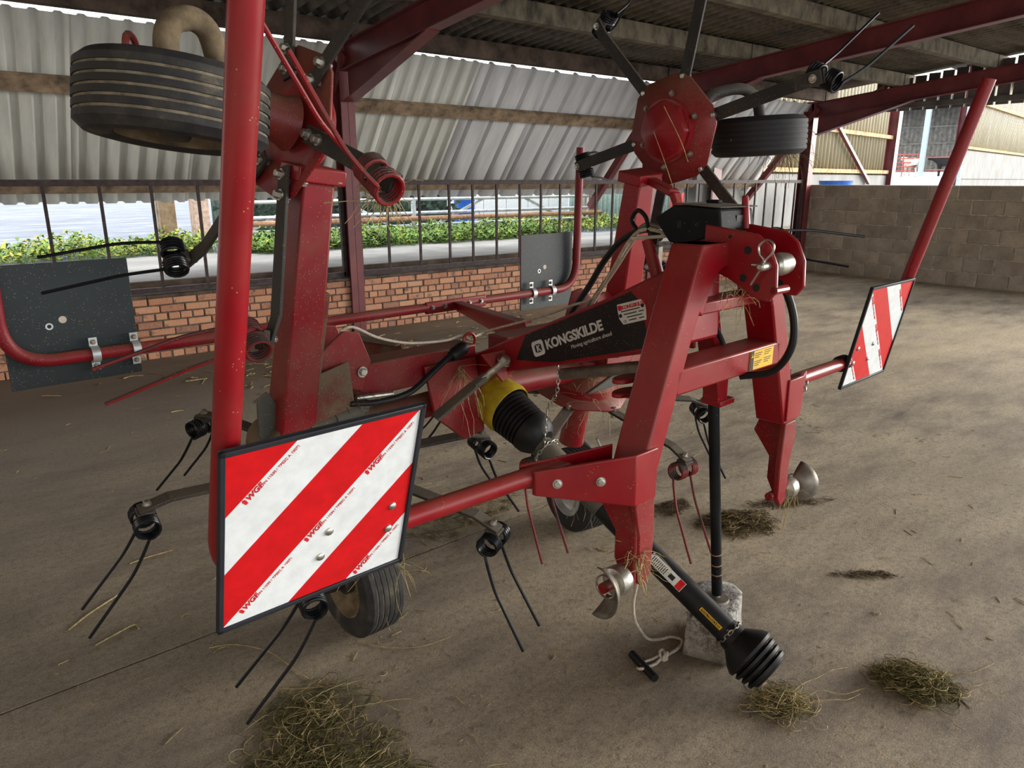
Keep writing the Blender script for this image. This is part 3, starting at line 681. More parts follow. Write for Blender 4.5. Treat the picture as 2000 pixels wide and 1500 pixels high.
for z in (1.085, 1.124): MB().prism([(.06 * math.cos(a) * .9, .028 * math.sin(a)) for a in [2 * math.pi * k / 20 for k in range(20)]], (-.29, .1, z), X, Y, Z, .012).build('cable_lug', 'red', T, .003)
# front tubes and boards ---------------------------------------------------
for s, v0, w0 in ((-1, .13, .915), (1, .06, .968)):
    br = MB(); p = [(s * .36, -.056), (s * .44, -.058), (s * .6, v0 - .012), (s * .6, v0 + .0), (s * .445, -.045), (s * .36, -.046)]
    # folded bracket wrapped round the leg
    pts = [(s * .345, -.057), (s * .435, -.057), (s * .64, v0 - .03)]; hh = [(w0 + .065, w0 - .075), (w0 + .065, w0 - .075), (w0 + .03, w0 - .035)]
    vs = []
    for (a, b_), (z1, z0) in zip(pts, hh): vs += [(a, b_, z0), (a, b_, z1)]
    for (a, b_), (z1, z0) in zip(pts, hh): vs += [(a, b_ + .012, z0), (a, b_ + .012, z1)]
    br.add(vs, [(0, 1, 3, 2), (2, 3, 5, 4), (8, 9, 7, 6), (10, 11, 9, 8), (1, 7, 9, 3), (3, 9, 11, 5), (0, 2, 8, 6), (2, 4, 10, 8), (4, 5, 11, 10), (0, 6, 7, 1)])
    br.bar((s * .40, .052, w0 - .005), (s * .64, v0 + .03, w0 - .002), .006, .13, (0, 0, 1), .006, .065)
    bo = br.build('tube_bracket', 'red', T, .004)
    nb = V((-(v0 + .027) * s, -.205 * 1, 0)); nb = V((s * (v0 + .027), -.205, 0)).normalized()
    for t in (.35, .78):
        q = V((s * .435, -.057, 0)).lerp(V((s * .64, v0 - .03, 0)), t); MB().bolt((q.x, q.y, w0 - .004 * t), nb, .0095, .009).build('bolt', 'zinc', bo)
LT = fillet([(-.5, .12, .925), (-1.396, .208, .893), (-1.367, -.125, 2.01)], .12, 12)
lt = MB().tube(LT, .0245, 18).build('marker_tube', 'red', T)
RT = fillet([(.46, .05, .968), (1.405, .085, .94), (1.41, -.172, 2.01)], .12, 12)
rt = MB().tube(RT, .0245, 18).build('marker_tube', 'red', T)
def board(o, ex, ey, parent, mirror, front=True):
    """423 mm warning board; o = lower left corner seen from its face, ex / ey edge vectors"""
    o, ex, ey = V(o), V(ex), V(ey); w, h_ = ex.length, ey.length; ex.normalize(); ey = (ey - ex * ey.dot(ex)).normalized(); n = ex.cross(ey)
    bo = MB().prism([(0, 0), (w, 0), (w, h_), (0, h_)], o - n * .004, ex, ey, n, .006).build('warning_board', 'board_back' , T, .001)
    ed = MB(); t = .011
    for a, b_ in (((0, 0), (w, t)), ((0, h_ - t), (w, h_)), ((0, 0), (t, h_)), ((w - t, 0), (w, h_))):
        ed.prism([(a[0], a[1]), (b_[0], a[1]), (b_[0], b_[1]), (a[0], b_[1])], o, ex, ey, n, .012)
    ed.build('edging', 'foil_edge', bo, .002)
    if not front: return bo, o, ex, ey, n
    i0, i1, j0, j1 = t, w - t, t, h_ - t
    W, H_ = i1 - i0, j1 - j0
    def clip(c0, c1):
        # region c0 <= s + t <= c1 of the unit square, t measured down from the top
        P = [(0, 0), (1, 0), (1, 1), (0, 1)]
        for sg, c_ in ((1, c0), (-1, -c1)):
            Q = []
            for k in range(len(P)):
                a, b_ = P[k], P[(k + 1) % len(P)]; fa, fb = sg * (a[0] + a[1]) - c_, sg * (b_[0] + b_[1]) - c_
                if fa >= 0: Q.append(a)
                if fa * fb < 0: u_ = fa / (fa - fb); Q.append((a[0] + (b_[0] - a[0]) * u_, a[1] + (b_[1] - a[1]) * u_))
            P = Q
        return P
    def pt(s, t_): return (i0 + (1 - s if mirror else s) * W, j1 - t_ * H_)
    for k in range(6):
        P = [pt(*p) for p in clip(k / 3, (k + 1) / 3)]
        MB().prism(P, o, ex, ey, n, .0022).build('stripe', 'foil_white' if k % 2 else 'foil_red', bo)
    d1 = (ex * W + ey * H_).normalized() if not mirror else (ex * W - ey * H_).normalized(); d2 = n.cross(d1)
    for cc, ss in ((1 / 3, (.06,)), (1.0, (.06, .38, .69)), (5 / 3, (.69,))) if not mirror else ((1 / 3, (.29,)), (1.0, (.95, .63, .31)), (5 / 3, (.97,))):
        for s0 in ss:
            px, py = pt(s0, cc - s0); q = o + ex * px + ey * py + n * .0016
            q = q - d2 * .0135 + d1 * .006
            text('WGF', .017, 'ink_red', bo, basis(q + d1 * .008, d1, d2), bold=.0006, shear=.25)
            text('DIN 11030 / TPESC A 10071', .0083, 'ink_red', bo, basis(q + d1 * .042, d1, d2))
            MB().prism([(0, -.001), (.006, -.001), (.0075, .009), (.004, .013), (0, .01)], q, d1, d2, n, .0004).build('foil_mark', 'ink_red', bo)
    return bo, o, ex, ey, n
lb, o_, ex_, ey_, n_ = board((-1.425, .17, .808), (.423, 0, 0), (0, -.118, .405), T, False)
for a, b_ in ((.225, .165), (.21, .105), (.375, .175), (.372, .115)): MB().lathe([(.0095, .001), (.009, .004), (.006, .0065), (.001, .0075)], o_ + ex_ * a + ey_ * b_, n_, 16).build('bolt', 'zinc', lb)
rb, o_, ex_, ey_, n_ = board((.995, .058, .853), (.423, 0, 0), (.004, -.075, .412), T, True)
for a, b_ in ((.055, .165), (.05, .105), (.195, .165), (.19, .1)): MB().lathe([(.0095, .001), (.009, .004), (.006, .0065), (.001, .0075)], o_ + ex_ * a + ey_ * b_, n_, 16).build('bolt', 'zinc', rb)
def clamp(c, ax, parent, nrm):
    ax = V(ax).normalized(); nrm = V(nrm); c = V(c); up = nrm.cross(ax)
    m_ = MB()
    P = [c + nrm * .028 * math.cos(a) + up * .028 * math.sin(a) for a in [R(-100 + 200 * k / 12) for k in range(13)]]
    vs = []
    for p in P: vs += [p - ax * .014, p + ax * .014]
    vs2 = [v + (v - c - ax * ax.dot(v - c)).normalized() * .003 for v in vs]
    n = len(vs); k = len(P)
    m_.add(vs + vs2, [(2 * i, 2 * i + 1, 2 * i + 3, 2 * i + 2) for i in range(k - 1)] + [(n + 2 * i, n + 2 * i + 2, n + 2 * i + 3, n + 2 * i + 1) for i in range(k - 1)] + [(2 * i, 2 * i + 2, n + 2 * i + 2, n + 2 * i) for i in range(k - 1)] + [(2 * i + 1, n + 2 * i + 1, n + 2 * i + 3, 2 * i + 3) for i in range(k - 1)])
    for s in (-1, 1): m_.prism([(-.014, 0), (.014, 0), (.014, .035), (-.014, .035)], c + up * s * .026 - nrm * .008, ax, up * s, nrm, .003)
    o = m_.build('tube_clamp', 'galvanised', parent)
    for s in (-1, 1): MB().bolt(c + up * s * .045 - nrm * .006, nrm, .0075, .008).build('clamp_bolt', 'bolt_dull', o)
MB().lathe([(.0255, 0), (.032, .002), (.032, .045), (.0255, .047)], (1.0, .07, .953), X, 16).build('clamp_sleeve', 'black_coat', rt)
# rear bar with the two boards seen from behind
RV, RW = 1.87, 1.03
RB = fillet([(-1.46, RV - .02, 1.85), (-1.47, RV, RW), (1.42, RV, RW), (1.415, RV - .02, 1.83)], .16, 12)
rbar = MB().tube(RB, .023, 16).build('rear_bar', 'red_rail', T)
for s in (-1, 1):
    MB().bar((s * .5 - .2, RV - .012, RW), (s * .5 + .2, RV - .012, RW), .062, .018, (0, 1, 0)).build('splice_plate', 'red_rail', T, .012)
    for a in (-.16, -.08, .08, .16): MB().bolt((s * .5 + a, RV - .022, RW), -Y, .009, .01).build('bolt', 'bolt_dull', rbar)
    MB().bar((s * .5, RV - .02, RW - .01), (s * .32, 1.15, 1.0), .012, .05, (0, 0, 1), .012, .12).bar((s * .5, RV - .02, RW + .012), (s * .32, 1.15, 1.055), .05, .008, (0, 0, 1), .07, .008).build('rear_arm', 'red' if s > 0 else 'red_caked', T, .003)
for s in (-1, 1):
    x0, x1 = (-1.46, -1.03) if s < 0 else (1.0, 1.42)
    z0, z1 = (.93, 1.37) if s < 0 else (.93, 1.355)
    q = MB(); P = [(x0, z0), (x1, z0), (x1, z1), (x0, z1)]
    bb = MB().prism(P, (0, RV + .035, 0), X, Z, Y, .006).build('warning_board', 'board_back', T, .001)
    MB().prism(P, (0, RV + .0392, 0), X, Z, Y, .0018).build('stripe', 'foil_red', bb)
    MB().lathe([(.013, 0), (.013, .0007)], (x0 + .19, RV + .0318, 1.165), -Y, 18).build('slot', 'white_bar', bb)
    MB().lathe([(.0125, 0), (.0125, .0009)], (x0 + .145, RV + .0318, 1.145), -Y, 18).build('hole_rim', 'galvanised', bb)
    MB().lathe([(.007, 0), (.007, .0011)], (x0 + .145, RV + .0318, 1.145), -Y, 18).build('hole', 'ink', bb)
    for a in ((-1.19, -1.05) if s < 0 else (1.06, 1.215)): clamp((a, RV, RW), X, rbar, -Y)
# main beam, gearbox, drive tube ------------------------------------------
MB().span((-.66, 1.0, .93), (-.08, 1.12, 1.045)).build('main_beam', 'red_dusty', T, .006); MB().span((.08, 1.0, .93), (.66, 1.12, 1.045)).build('main_beam', 'red_dusty', T, .006)
gb_ = MB().lathe([(.05, -.12), (.095, -.1), (.105, -.03), (.105, .06), (.09, .1), (.05, .12)], (0, 1.1, .82), Y, 26).box((0, 1.1, .87), (.17, .17, .12)).build('gearbox', 'red_dusty', T, .006)
MB().lathe([(.1, .1), (.112, .1), (.112, .118), (.1, .118)], (0, 1.1, .82), -Y, 26).build('flange', 'red_dusty', gb_)
for s in (-1, 1):
    dt = MB().tube([(s * .09, 1.1, .82), (s * .6, 1.1, .80)], .05, 20).build('drive_tube', 'red_dusty', T)
    MB().lathe([(.05, 0), (.085, .002), (.085, .016), (.05, .018)], (s * .12, 1.1, .82), X * s, 22).build('flange', 'red_dusty', dt)
MB().prism([(-.34, 1.0), (-.1, 1.0), (-.06, .7), (-.16, .68), (-.3, .8)], (0, .985, 0), X, Z, Y, .016).build('gearbox_bracket', 'red_dusty', T, .004)
MB().bar((-.335, .93, .82), (-.2, .87, .93), .012, .05, (0, 1, 0)).bar((-.2, .87, .93), (-.16, .85, .96), .02, .035, (0, 1, 0)).build('tilt_lever', 'grey_guard', T, .003)
MB().tube([(-.17, .855, .95), (-.115, .8, 1.02)], .014, 14).bolt((-.118, .803, 1.016), (.2, -.6, .78), .02, .022).build('adjuster_rod', 'zinc', T)
MB().prism([(-.2, 1.05), (-.09, 1.05), (-.075, .95), (-.1, .93)], (0, .83, 0), X, Z, Y, .012).build('rod_bracket', 'red_dusty', T, .003)
hose([(-.665, .955, .935), (-.556, .95, .921), (-.429, .95, .93), (-.327, .95, .985), (-.25, .95, 1.03), (-.18, .96, 1.05)], .011)
hose([(-.64, .955, .95), (-.5, .95, .94)], .009, 'zinc', 'hose_fitting')
MB().lathe([(.02, -.03), (.026, -.015), (.026, .03), (.018, .045)], (-.21, .955, 1.04), (.9, 0, .4), 12).build('hose_coupling', 'rubber_black', T)
MB().tube([V((-.09, 1.03, 1.055)) + X * .028 * math.cos(a) + Z * .028 * math.sin(a) for a in [2 * math.pi * k / 20 for k in range(21)]], .006, 8).build('cord_eye', 'red', T)
# drive shaft ---------------------------------------------------------------
A, B_, C_ = V((0, 1.0, .815)), V((.165, -.05, .16)), V((.185, -.2, .075))
ax1 = (B_ - A).normalized(); ax2 = (C_ - B_).normalized(); LA = (B_ - A).length
ds = MB().tube([A + ax1 * .3, B_], .0435, 26).build('drive_shaft', 'rubber_black', T)
MB().tube([A + ax1 * .25, A + ax1 * .62], .0455, 26).build('outer_tube', 'grey_guard', ds)
fa = V((0, -1, -.12)).normalized()
MB().lathe([(.05, -.07), (.08, -.045), (.1, .02), (.106, .085), (.1, .105), (.097, .105), (.09, .03), (.05, -.05)], A, (fa + ax1).normalized(), 30).build('guard_cone', 'plastic_yellow', ds)
prof = [(.09, .07)]; t = .085
for k in range(7): prof += [(.095 - k * .0015, t), (.095 - k * .0015, t + .011), (.086 - k * .002, t + .013), (.086 - k * .002, t + .017)]; t += .0185
prof += [(.088, t), (.086, t + .03), (.07, t + .06), (.05, t + .075)]
MB().lathe(prof, A, (fa * .3 + ax1).normalized(), 32).build('bellows', 'rubber_black', ds)
prof = [(.04, -.05), (.046, -.045), (.05, -.005), (.085, .035), (.093, .05)]; t = .055
for k in range(4): prof += [(.096 - k * .004, t), (.094 - k * .004, t + .01), (.079 - k * .004, t + .014), (.079 - k * .004, t + .017)]; t += .022
prof += [(.062, t), (.03, t)]
MB().lathe(prof, B_, (ax2 + ax1 * .6).normalized(), 32).build('bellows', 'rubber_black', ds)
def links(pts, n=10, s=.011, w=.0018):
    m_ = MB(); P = bez(pts, 12); tot = sum((P[i + 1] - P[i]).length for i in range(len(P) - 1)); n = int(tot / (s * 1.55)); acc = 0; j = 0
    for k in range(n):
        tgt = tot * (k + .5) / n
        while j < len(P) - 2 and acc + (P[j + 1] - P[j]).length < tgt: acc += (P[j + 1] - P[j]).length; j += 1
        c = P[j].lerp(P[j + 1], min(1, (tgt - acc) / max(1e-6, (P[j + 1] - P[j]).length))); d_ = (P[j + 1] - P[j]).normalized(); x = d_.orthogonal().normalized()
        if k % 2: x = d_.cross(x)
        m_.tube([c + d_ * s * math.cos(a) + x * s * .55 * math.sin(a) for a in [2 * math.pi * q / 10 for q in range(11)]], w, 5, False)
    return m_
q = A + ax1 * .335
links([V((-.02, .62, 1.02)), V((-.015, .63, .92)), V((-.01, .68, .84)), q + V((-.03, 0, .045))]).build('chain', 'zinc', ds)
ring_c = A + ax1 * .315; rx = ax1.orthogonal().normalized(); ry = ax1.cross(rx)
links([ring_c + rx * .054 * math.cos(a) + ry * .054 * math.sin(a) for a in [2 * math.pi * k / 12 for k in range(13)]]).build('chain', 'zinc', ds)
ring_c = B_ + ax1 * -.03
links([ring_c + rx * .048 * math.cos(a) + ry * .048 * math.sin(a) for a in [2 * math.pi * k / 12 for k in range(13)]]).build('chain', 'bolt_dull', ds)
# curved stickers on the tube
def wrap(t0, t1, a0, a1, mat, r=.0438, name='sticker', par=ds):
    m_ = MB(); n = 8; vs = []
    sv = V((-.82, -.3, .5)); sv = (sv - ax1 * sv.dot(ax1)).normalized(); sw = ax1.cross(sv)
    for k in range(n + 1):
        a = R(a0 + (a1 - a0) * k / n)
        for t in (t0, t1): vs.append(A + ax1 * t + (sv * math.cos(a) + sw * math.sin(a)) * r)
    m_.add(vs, [(2 * k, 2 * k + 1, 2 * k + 3, 2 * k + 2) for k in range(n)], True); return m_.build(name, mat, par)
wrap(.865, 1.015, -28, 22, 'sticker_white', .0439); wrap(.99, 1.013, -26, 20, 'foil_red', .0442)
for k in range(9): wrap(.875 + k * .0075, .878 + k * .0075, -18, 16, 'ink', .0442, 'print_line')
wrap(.952, .975, -14, 8, 'ink', .0442, 'pictogram')
wrap(1.1, 1.19, -4, 14, 'sticker_yellow', .0439); wrap(1.104, 1.186, -1, 11, 'ink', .0441, 'print_line')
sv = V((-.82, -.3, .5)); sv = (sv - ax1 * sv.dot(ax1)).normalized(); sw = ax1.cross(sv)
text('WALTERSCHEID', .0115, 'sticker_yellow', ds, basis(A + ax1 * 1.106 + sv * .0447 + sw * .0075, ax1, -sw))
text('CE', .012, 'decal_white', ds, basis(A + ax1 * 1.205 + sv * .0447 - sw * .004, ax1, -sw))

# rotors --------------------------------------------------------------------
def tine(s1, wire=.0054):
    """double spring tine in the arm frame: x out along the arm, y tangential, z up; hangs below"""
    m_ = MB(); tips = MB()
    for s in (-1, 1):
        pts = []; turns = 4.5; rc = .034; n = int(turns * 14)
        for k in range(n + 1):
            a = 2 * math.pi * turns * k / n
            pts.append(V((-rc * math.sin(a + math.pi * .0) * 1, s * (.012 + .045 * k / n), -rc + rc * math.cos(a) * 1 - .004)))
        e = pts[-1]; y = e.y
        leg_ = fillet([e, e + V((.022, s * .004, -.05)), e + V((.055, s * .008, -.115)), e + V((.19, s * .014, -.3))], .03, 5)[1:]
        m_.tube(pts + leg_, wire, 7)
        tips.tube([leg_[-2].lerp(leg_[-1], .3), leg_[-1]], wire * 1.15, 8)
    m_.tube([(0, -.014, -.004), (.02, -.012, -.012), (.02, .012, -.012), (0, .014, -.004)], wire, 7)
    return m_, tips
def rotor(mtx, phase, reds=(), skip=(), notine=(), twist={}, matp='red_dusty', top='gear', armmat='dark_steel', bent=()):
    """plate with six arms; local z is the rotor axis pointing away from the tines"""
    pl = MB()
    n = 6; rad = .225
    vs = []
    for r_, z in ((.075, .03), (.11, .022), (rad, 0)):
        for k in range(n):
            for dk in (-1, 1):
                a = phase + R(60 * k) + dk * R(9 if r_ == rad else 15); vs.append((r_ * math.cos(a), r_ * math.sin(a), z))
    m2 = 2 * n
    pl.add(vs, [tuple(range(m2))] + [(j * m2 + i, j * m2 + (i + 1) % m2, (j + 1) * m2 + (i + 1) % m2, (j + 1) * m2 + i) for j in range(2) for i in range(m2)])
    ro = pl.build('rotor', matp, T); mo = ro.modifiers.new('gauge', 'SOLIDIFY'); mo.thickness = .008; ro.matrix_local = mtx
    for k in range(6):
        if k in skip: continue
        a = phase + R(60 * k); d_ = V((math.cos(a), math.sin(a), 0)); t_ = V((-math.sin(a), math.cos(a), 0))
        ar = MB().bar(d_ * .13 - Z * .016, d_ * .565 - Z * .02, .05, .011).bar(d_ * .56 - Z * .02, d_ * .65 - Z * .045, .05, .011).build('tine_arm', armmat, ro, .002)
        for r_ in (.155, .215): MB().bolt(d_ * r_ - Z * .022, -Z, .012, .02).lathe([(.011, 0), (.011, .02)], d_ * r_ - Z * .024, Z, 8).lathe([(.0115, 0), (.0115, .009), (.008, .012)], d_ * r_ - Z * .005, Z, 6, smooth=False).build('arm_bolt', 'zinc', ro)
        if k in notine: continue
        MB().bolt(d_ * .625 - Z * .03, Z, .011, .012).build('tine_bolt', 'zinc', ro)
        MB().box((0, 0, 0), (.05, .05, .02)).build('tine_clamp', 'dark_steel', ro, .003).matrix_local = basis(d_ * .632 - Z * .058, d_, t_)
        tm, tt = tine(1); ti = tm.build('spring_tine', 'spring_red' if k in reds else 'spring_black', ro); ti.matrix_local = basis(d_ * .635 - Z * .05, d_, t_) @ Mx.Rotation(R(twist.get(k, 0)), 4, 'Z')
        tag(tt.build('worn_tips', 'tip_steel', ro), 'bare worn steel tine tips').matrix_local = ti.matrix_local
    return ro
def hub_down(ro, h0=.25, mat='red_dusty'):
    MB().lathe([(.08, 0), (.066, -.03), (.058, -.14), (.052, -.19), (.066, -.192), (.066, -.205), (.05, -.206), (.05, -h0)], (0, 0, -.008), Z, 26).build('rotor_column', mat, ro)
def gear_up(ro, mat, ang=0):
    g = MB().lathe([(.125, .01), (.125, .035), (.118, .05), (.02, .095), (.005, .096)], (0, 0, .01), Z, 8, smooth=False).lathe([(.128, .0), (.128, .03)], (0, 0, .012), Z, 30)
    g.build('bevel_gear_case', mat, ro, .006)
    for k in range(6):
        a = ang + R(60 * k); MB().bolt((math.cos(a) * .148, math.sin(a) * .148, .02), Z, .009, .012).build('case_bolt', 'bolt_dull', ro)
tl = .199
for s, ph, reds, tw in ((-1, R(-126.4), (), {0: -65, 5: 0}), (1, R(28), (3, 4), {3: 60})):
    M_ = basis((s * .642, 1.104, .70), X, (0, math.cos(tl), math.sin(tl)))
    ro = rotor(M_, ph, reds, twist=tw)
    MB().lathe([(.06, -.28), (.055, -.02), (.13, 0), (.15, .012), (.15, .05), (.12, .075), (.06, .1), (.05, .16)], (0, 0, .0), Z, 28).build('bevel_gear_case', 'red_caked' if s < 0 else 'red_dusty', ro)
def vrotor(s, c, yaw, lean, ph, reds, skip=(), **k):
    e1_ = Y * (-s); e2_ = Z.copy(); ez = e1_.cross(e2_)          # ez points inwards
    rot = Mx.Rotation(yaw, 3, 'Z') @ Mx.Rotation(-lean, 3, 'Y')
    return rotor(basis(c, rot @ e1_, rot @ e2_), ph, reds, skip, **k)
lr = vrotor(-1, (-.80, .95, 1.805), .043, -.268, R(-43.5), (4, 5), notine=(1, 2), twist={4: -78, 5: 40})
hub_down(lr, .24)
MB().lathe([(.128, .0), (.128, .05), (.1, .075), (.03, .09)], (0, 0, .01), Z, 28).build('bevel_gear_case', 'red', lr)
rr_ = vrotor(1, (.84, .815, 1.85), -.062, .127, math.pi + .228, (), twist={3: 52, 2: 22})
hub_down(rr_, .24); gear_up(rr_, 'red', R(20))
# folding arms
def farm(s, base, top, mat, w0, w1):
    b0, t0 = V(base), V(top)
    o = MB().bar(b0, t0, w0, .12, (0, 1, 0), w1, .085).build('folding_arm', mat, T, .008)
    d_ = (t0 - b0).normalized()
    MB().bar(t0 - d_ * .02, t0 + d_ * .025, .15, .12, (0, 1, 0)).build('arm_flange', 'red', o, .005)
    for q in (-.055, .055): MB().bolt(t0 + X * q - Y * .05 - d_ * .02, -d_, .01, .012).build('bolt', 'bolt_dull', o)
    return o
fa_ = farm(-1, (-.862, 1.02, .8), (-.768, .9, 1.665), 'red_dusty', .12, .1)
MB().bar((-.80, 1.01, .82), (-.745, .93, 1.32), .02, .05, (0, 1, 0)).build('arm_rib', 'red_caked', fa_, .003)
fb_ = farm(1, (.80, 1.05, .8), (.715, .87, 1.66), 'red', .15, .1)
MB().bar((.74, .86, 1.66), (.67, .66, 1.6), .03, .055, (1, 0, 0)).bar((.67, .66, 1.6), (.67, .625, 1.52), .026, .05, (1, 0, 0), .026, .03).build('lock_hook', 'red', fb_, .006)
for s in (-1, 1):
    mt = 'red_caked' if s < 0 else 'red_dusty'
    hg = MB().lathe([(.06, -.1), (.085, -.09), (.085, .09), (.06, .1)], (s * .87, 1.05, .82), Y, 22).box((s * .76, 1.05, .86), (.2, .14, .16)).build('fold_hinge', mt, T, .01)
    MB().prism([(s * .56, 1.06), (s * .60, 1.165), (s * .66, 1.175), (s * .78, 1.09), (s * .72, 1.0), (s * .6, .96)], (0, .985, 0), X, Z, Y, .014).build('hinge_cheek', 'red_dusty', hg, .004)
    MB().prism([(s * .56, 1.06), (s * .60, 1.165), (s * .66, 1.175), (s * .78, 1.09), (s * .72, 1.0), (s * .6, .96)], (0, 1.135, 0), X, Z, Y, .014).build('hinge_cheek', 'red_dusty', hg, .004)
    MB().bolt((s * .6, .975, 1.03), -Y, .014, .014).build('bolt', 'zinc', hg)
    MB().prism([(s * .96, 1.0), (s * .925, 1.02), (s * .88, .945), (s * .87, .87), (s * .885, .8), (s * .93, .8), (s * .965, .88)], (0, 1.0, 0), X, Z, Y, .012).build('rubber_guard', 'grey_guard', hg, .004)
    MB().tube([(s * .81, .96, .88), (s * .6, .96, .91)], .018, 14).tube([(s * .72, .96, .89), (s * .62, .96, .905)], .024, 14).build('fold_cylinder', 'grey_guard', hg)
    MB().prism([(s * .84, 1.04), (s * .66, 1.08), (s * .64, .84), (s * .82, .84)], (0, .955, 0), X, Z, Y, .008).build('dust_shield', mt, hg, .003)
MB().prism([(.4, .78), (.56, .83), (.7, .835), (.72, .81), (.66, .79), (.55, .78)], (0, .86, 0), X, Z, Y, .02).build('far_lever', 'grey_guard', T, .004)
# wheels --------------------------------------------------------------------
def wheel(c, ax, r=.205, w=.165, mat='tyre', legpts=(), spin=0, rimmat='galvanised'):
    ax = V(ax).normalized(); h_ = w / 2
    prof = [(r * .58, -h_ * .78), (r * .62, -h_ * .92), (r * .78, -h_ * 1.0), (r * .9, -h_ * .95), (r * .965, -h_ * .8)]
    ng = 6; x = -h_ * .78; step = h_ * 1.56 / ng; grooves = []
    for k in range(ng):
        gd = .008 if mat == 'tyre' else .0035
        cr = r * (1 - .02 * abs((x + step / 2) / h_) ** 2)
        prof += [(cr, x + .0035), (cr, x + step - .0035)]
        if k < ng - 1: prof += [(cr - gd, x + step - .0028), (cr - gd, x + step + .0028)]; grooves.append(x + step)
        x += step
    prof += [(r * .965, h_ * .8), (r * .9, h_ * .95), (r * .78, h_), (r * .62, h_ * .92), (r * .58, h_ * .78)]
    wo = MB().lathe(prof, (0, 0, 0), ax, 56, False).build('wheel', mat, T, loc=c)
    if mat == 'tyre':
        for x in grooves: MB().lathe([(r * .966, x - .0042), (r * .978, x - .003), (r * .978, x + .003), (r * .966, x + .0042)], (0, 0, 0), ax, 56, False).build('groove_mud', 'groove_mud', wo)
    MB().lathe([(.03, -h_ * .5), (r * .3, -h_ * .45), (r * .5, -h_ * .55), (r * .57, -h_ * .9), (r * .6, -h_ * .9), (r * .6, -h_ * .7), (r * .55, -h_ * .3), (r * .55, h_ * .3), (r * .6, h_ * .7), (r * .6, h_ * .9), (r * .57, h_ * .9), (r * .5, h_ * .5), (r * .3, h_ * .4), (.03, h_ * .5)], (0, 0, 0), ax, 40).build('rim', rimmat, wo)
    MB().lathe([(.03, -h_ * .9), (.036, -h_ * .8), (.036, h_ * .8), (.03, h_ * .95)], (0, 0, 0), ax, 20).build('hub', 'dark_steel', wo)
    return wo
wheel((-.6, 1.08, .205), X, mat='tyre', rimmat='mud'); wheel((.63, 1.1, .205), (1, -.22, 0), mat='tyre_clean')
for s in (-1, 1):
    MB().tube(fillet([(s * .642, 1.15, .5), (s * .642, 1.16, .44), (s * .75, 1.16, .4), (s * .76, 1.1, .21), (s * .62, 1.09, .205)], .05, 6), .022, 14).build('wheel_leg', 'dark_steel', T)
wheel((-1.205, .7, 1.812), (.15, .03, 1), mat='tyre', rimmat='mud'); wheel((1.3, .675, 1.838), (-.06, .02, 1), mat='tyre_clean', rimmat='mud')
MB().tube(bez([(-.97, .88, 1.86), (-1.04, .84, 1.87), (-1.075, .76, 1.93), (-1.11, .715, 1.985), (-1.16, .7, 2.0), (-1.205, .7, 1.965), (-1.215, .7, 1.83)], 8), .027, 16).build('wheel_leg', 'mud', T)
MB().tube(fillet([(1.0, .79, 1.86), (1.02, .78, 2.0), (1.2, .7, 2.04), (1.3, .68, 1.98), (1.3, .675, 1.84)], .07, 8), .024, 16).build('wheel_leg', 'dark_steel', T)
MB().tube(bez([(-1.24, .86, 1.84), (-1.22, .87, 1.95), (-1.26, .8, 1.965), (-1.28, .78, 1.86)], 6), .008, 8).build('scraper_hoop', 'red_dusty', T)

# ---------------------------------------------------------------- loose things
def LW(u_, v_, w_): return T.matrix_basis @ V((u_, v_, w_))
bpy.context.view_layer.update()
T.matrix_basis = Mx.Translation(T.location) @ Mx.Rotation(R(3.5), 4, 'Z')
# concrete block under the stand: rough cast lump with a rounded top
bm = bmesh.new(); bmesh.ops.create_cube(bm, size=1); bmesh.ops.subdivide_edges(bm, edges=bm.edges[:], cuts=7, use_grid_fill=True)
for v in bm.verts:
    p = v.co * 2; q = V((p.x * (1 - .1 * max(0, p.z) * abs(p.y) ** 2), p.y * (1 - .16 * abs(p.x) ** 3 * (.6 + .4 * p.z)), p.z))
    k = max(0, abs(p.x) + abs(p.y) - 1.55); q.z -= max(0, p.z) * k * .35
    nz = mnoise.noise(V(p) * 1.7 + V((3, 1, 2))) * .05; q += V(p).normalized() * nz
    v.co = V((q.x * .118, q.y * .085, max(-1, q.z) * .1))
zt = max(v.co.z for v in bm.verts)
me = bpy.data.meshes.new('stand_block'); bm.to_mesh(me); bm.free(); me.materials.append(MATS['granite'])
for p in me.polygons: p.use_smooth = True
ob = bpy.data.objects.new('concrete_lump', me); COL.objects.link(ob); ob.location = LW(.3, .115, .0985); ob.rotation_euler.z = R(24); ob.scale.z = .97
tag(ob, 'rough grey concrete lump under the foot of the black parking stand', 'block')
# pull rope with toggle
rp_ = empty('pull_rope', LW(-.338, -.013, 0)); tag(rp_, 'white pull rope with a black toggle handle hanging from the near hitch', 'rope')
b0 = rp_.location.copy()
def rel(p): return LW(*p) - b0
MB().tube(bez([rel(p) for p in ((-.352, -.03, .66), (-.338, -.013, .6), (-.259, .057, .48), (-.149, .146, .34), (-.04, .218, .2), (.045, .252, .1), (.11, .262, .03), (.17, .25, .008), (.21, .236, .006), (.225, .2, .006), (.19, .178, .006), (.12, .178, .006), (.089, .182, .01), (.04, .178, .006), (.0, .19, .006), (-.025, .205, .007), (-.04, .188, .02), (-.02, .172, .02))], 8), .0052, 8).build('cord', 'rope_white', rp_)
MB().tube(bez([rel(p) for p in ((.1, .19, .012), (.05, .2, .008), (.0, .212, .01), (-.02, .195, .022))], 6), .0052, 8).build('cord', 'rope_white', rp_)
kn = MB()
for k in range(4): kn.tube([rel((.092, .183, .013)) + V((.016 * math.cos(a) * (1 if k % 2 else .7), .014 * math.sin(a + k), .012 * math.sin(a * (1 + k % 2)))) for a in [2 * math.pi * q / 14 for q in range(15)]], .005, 7, False)
kn.build('knot', 'rope_white', rp_)
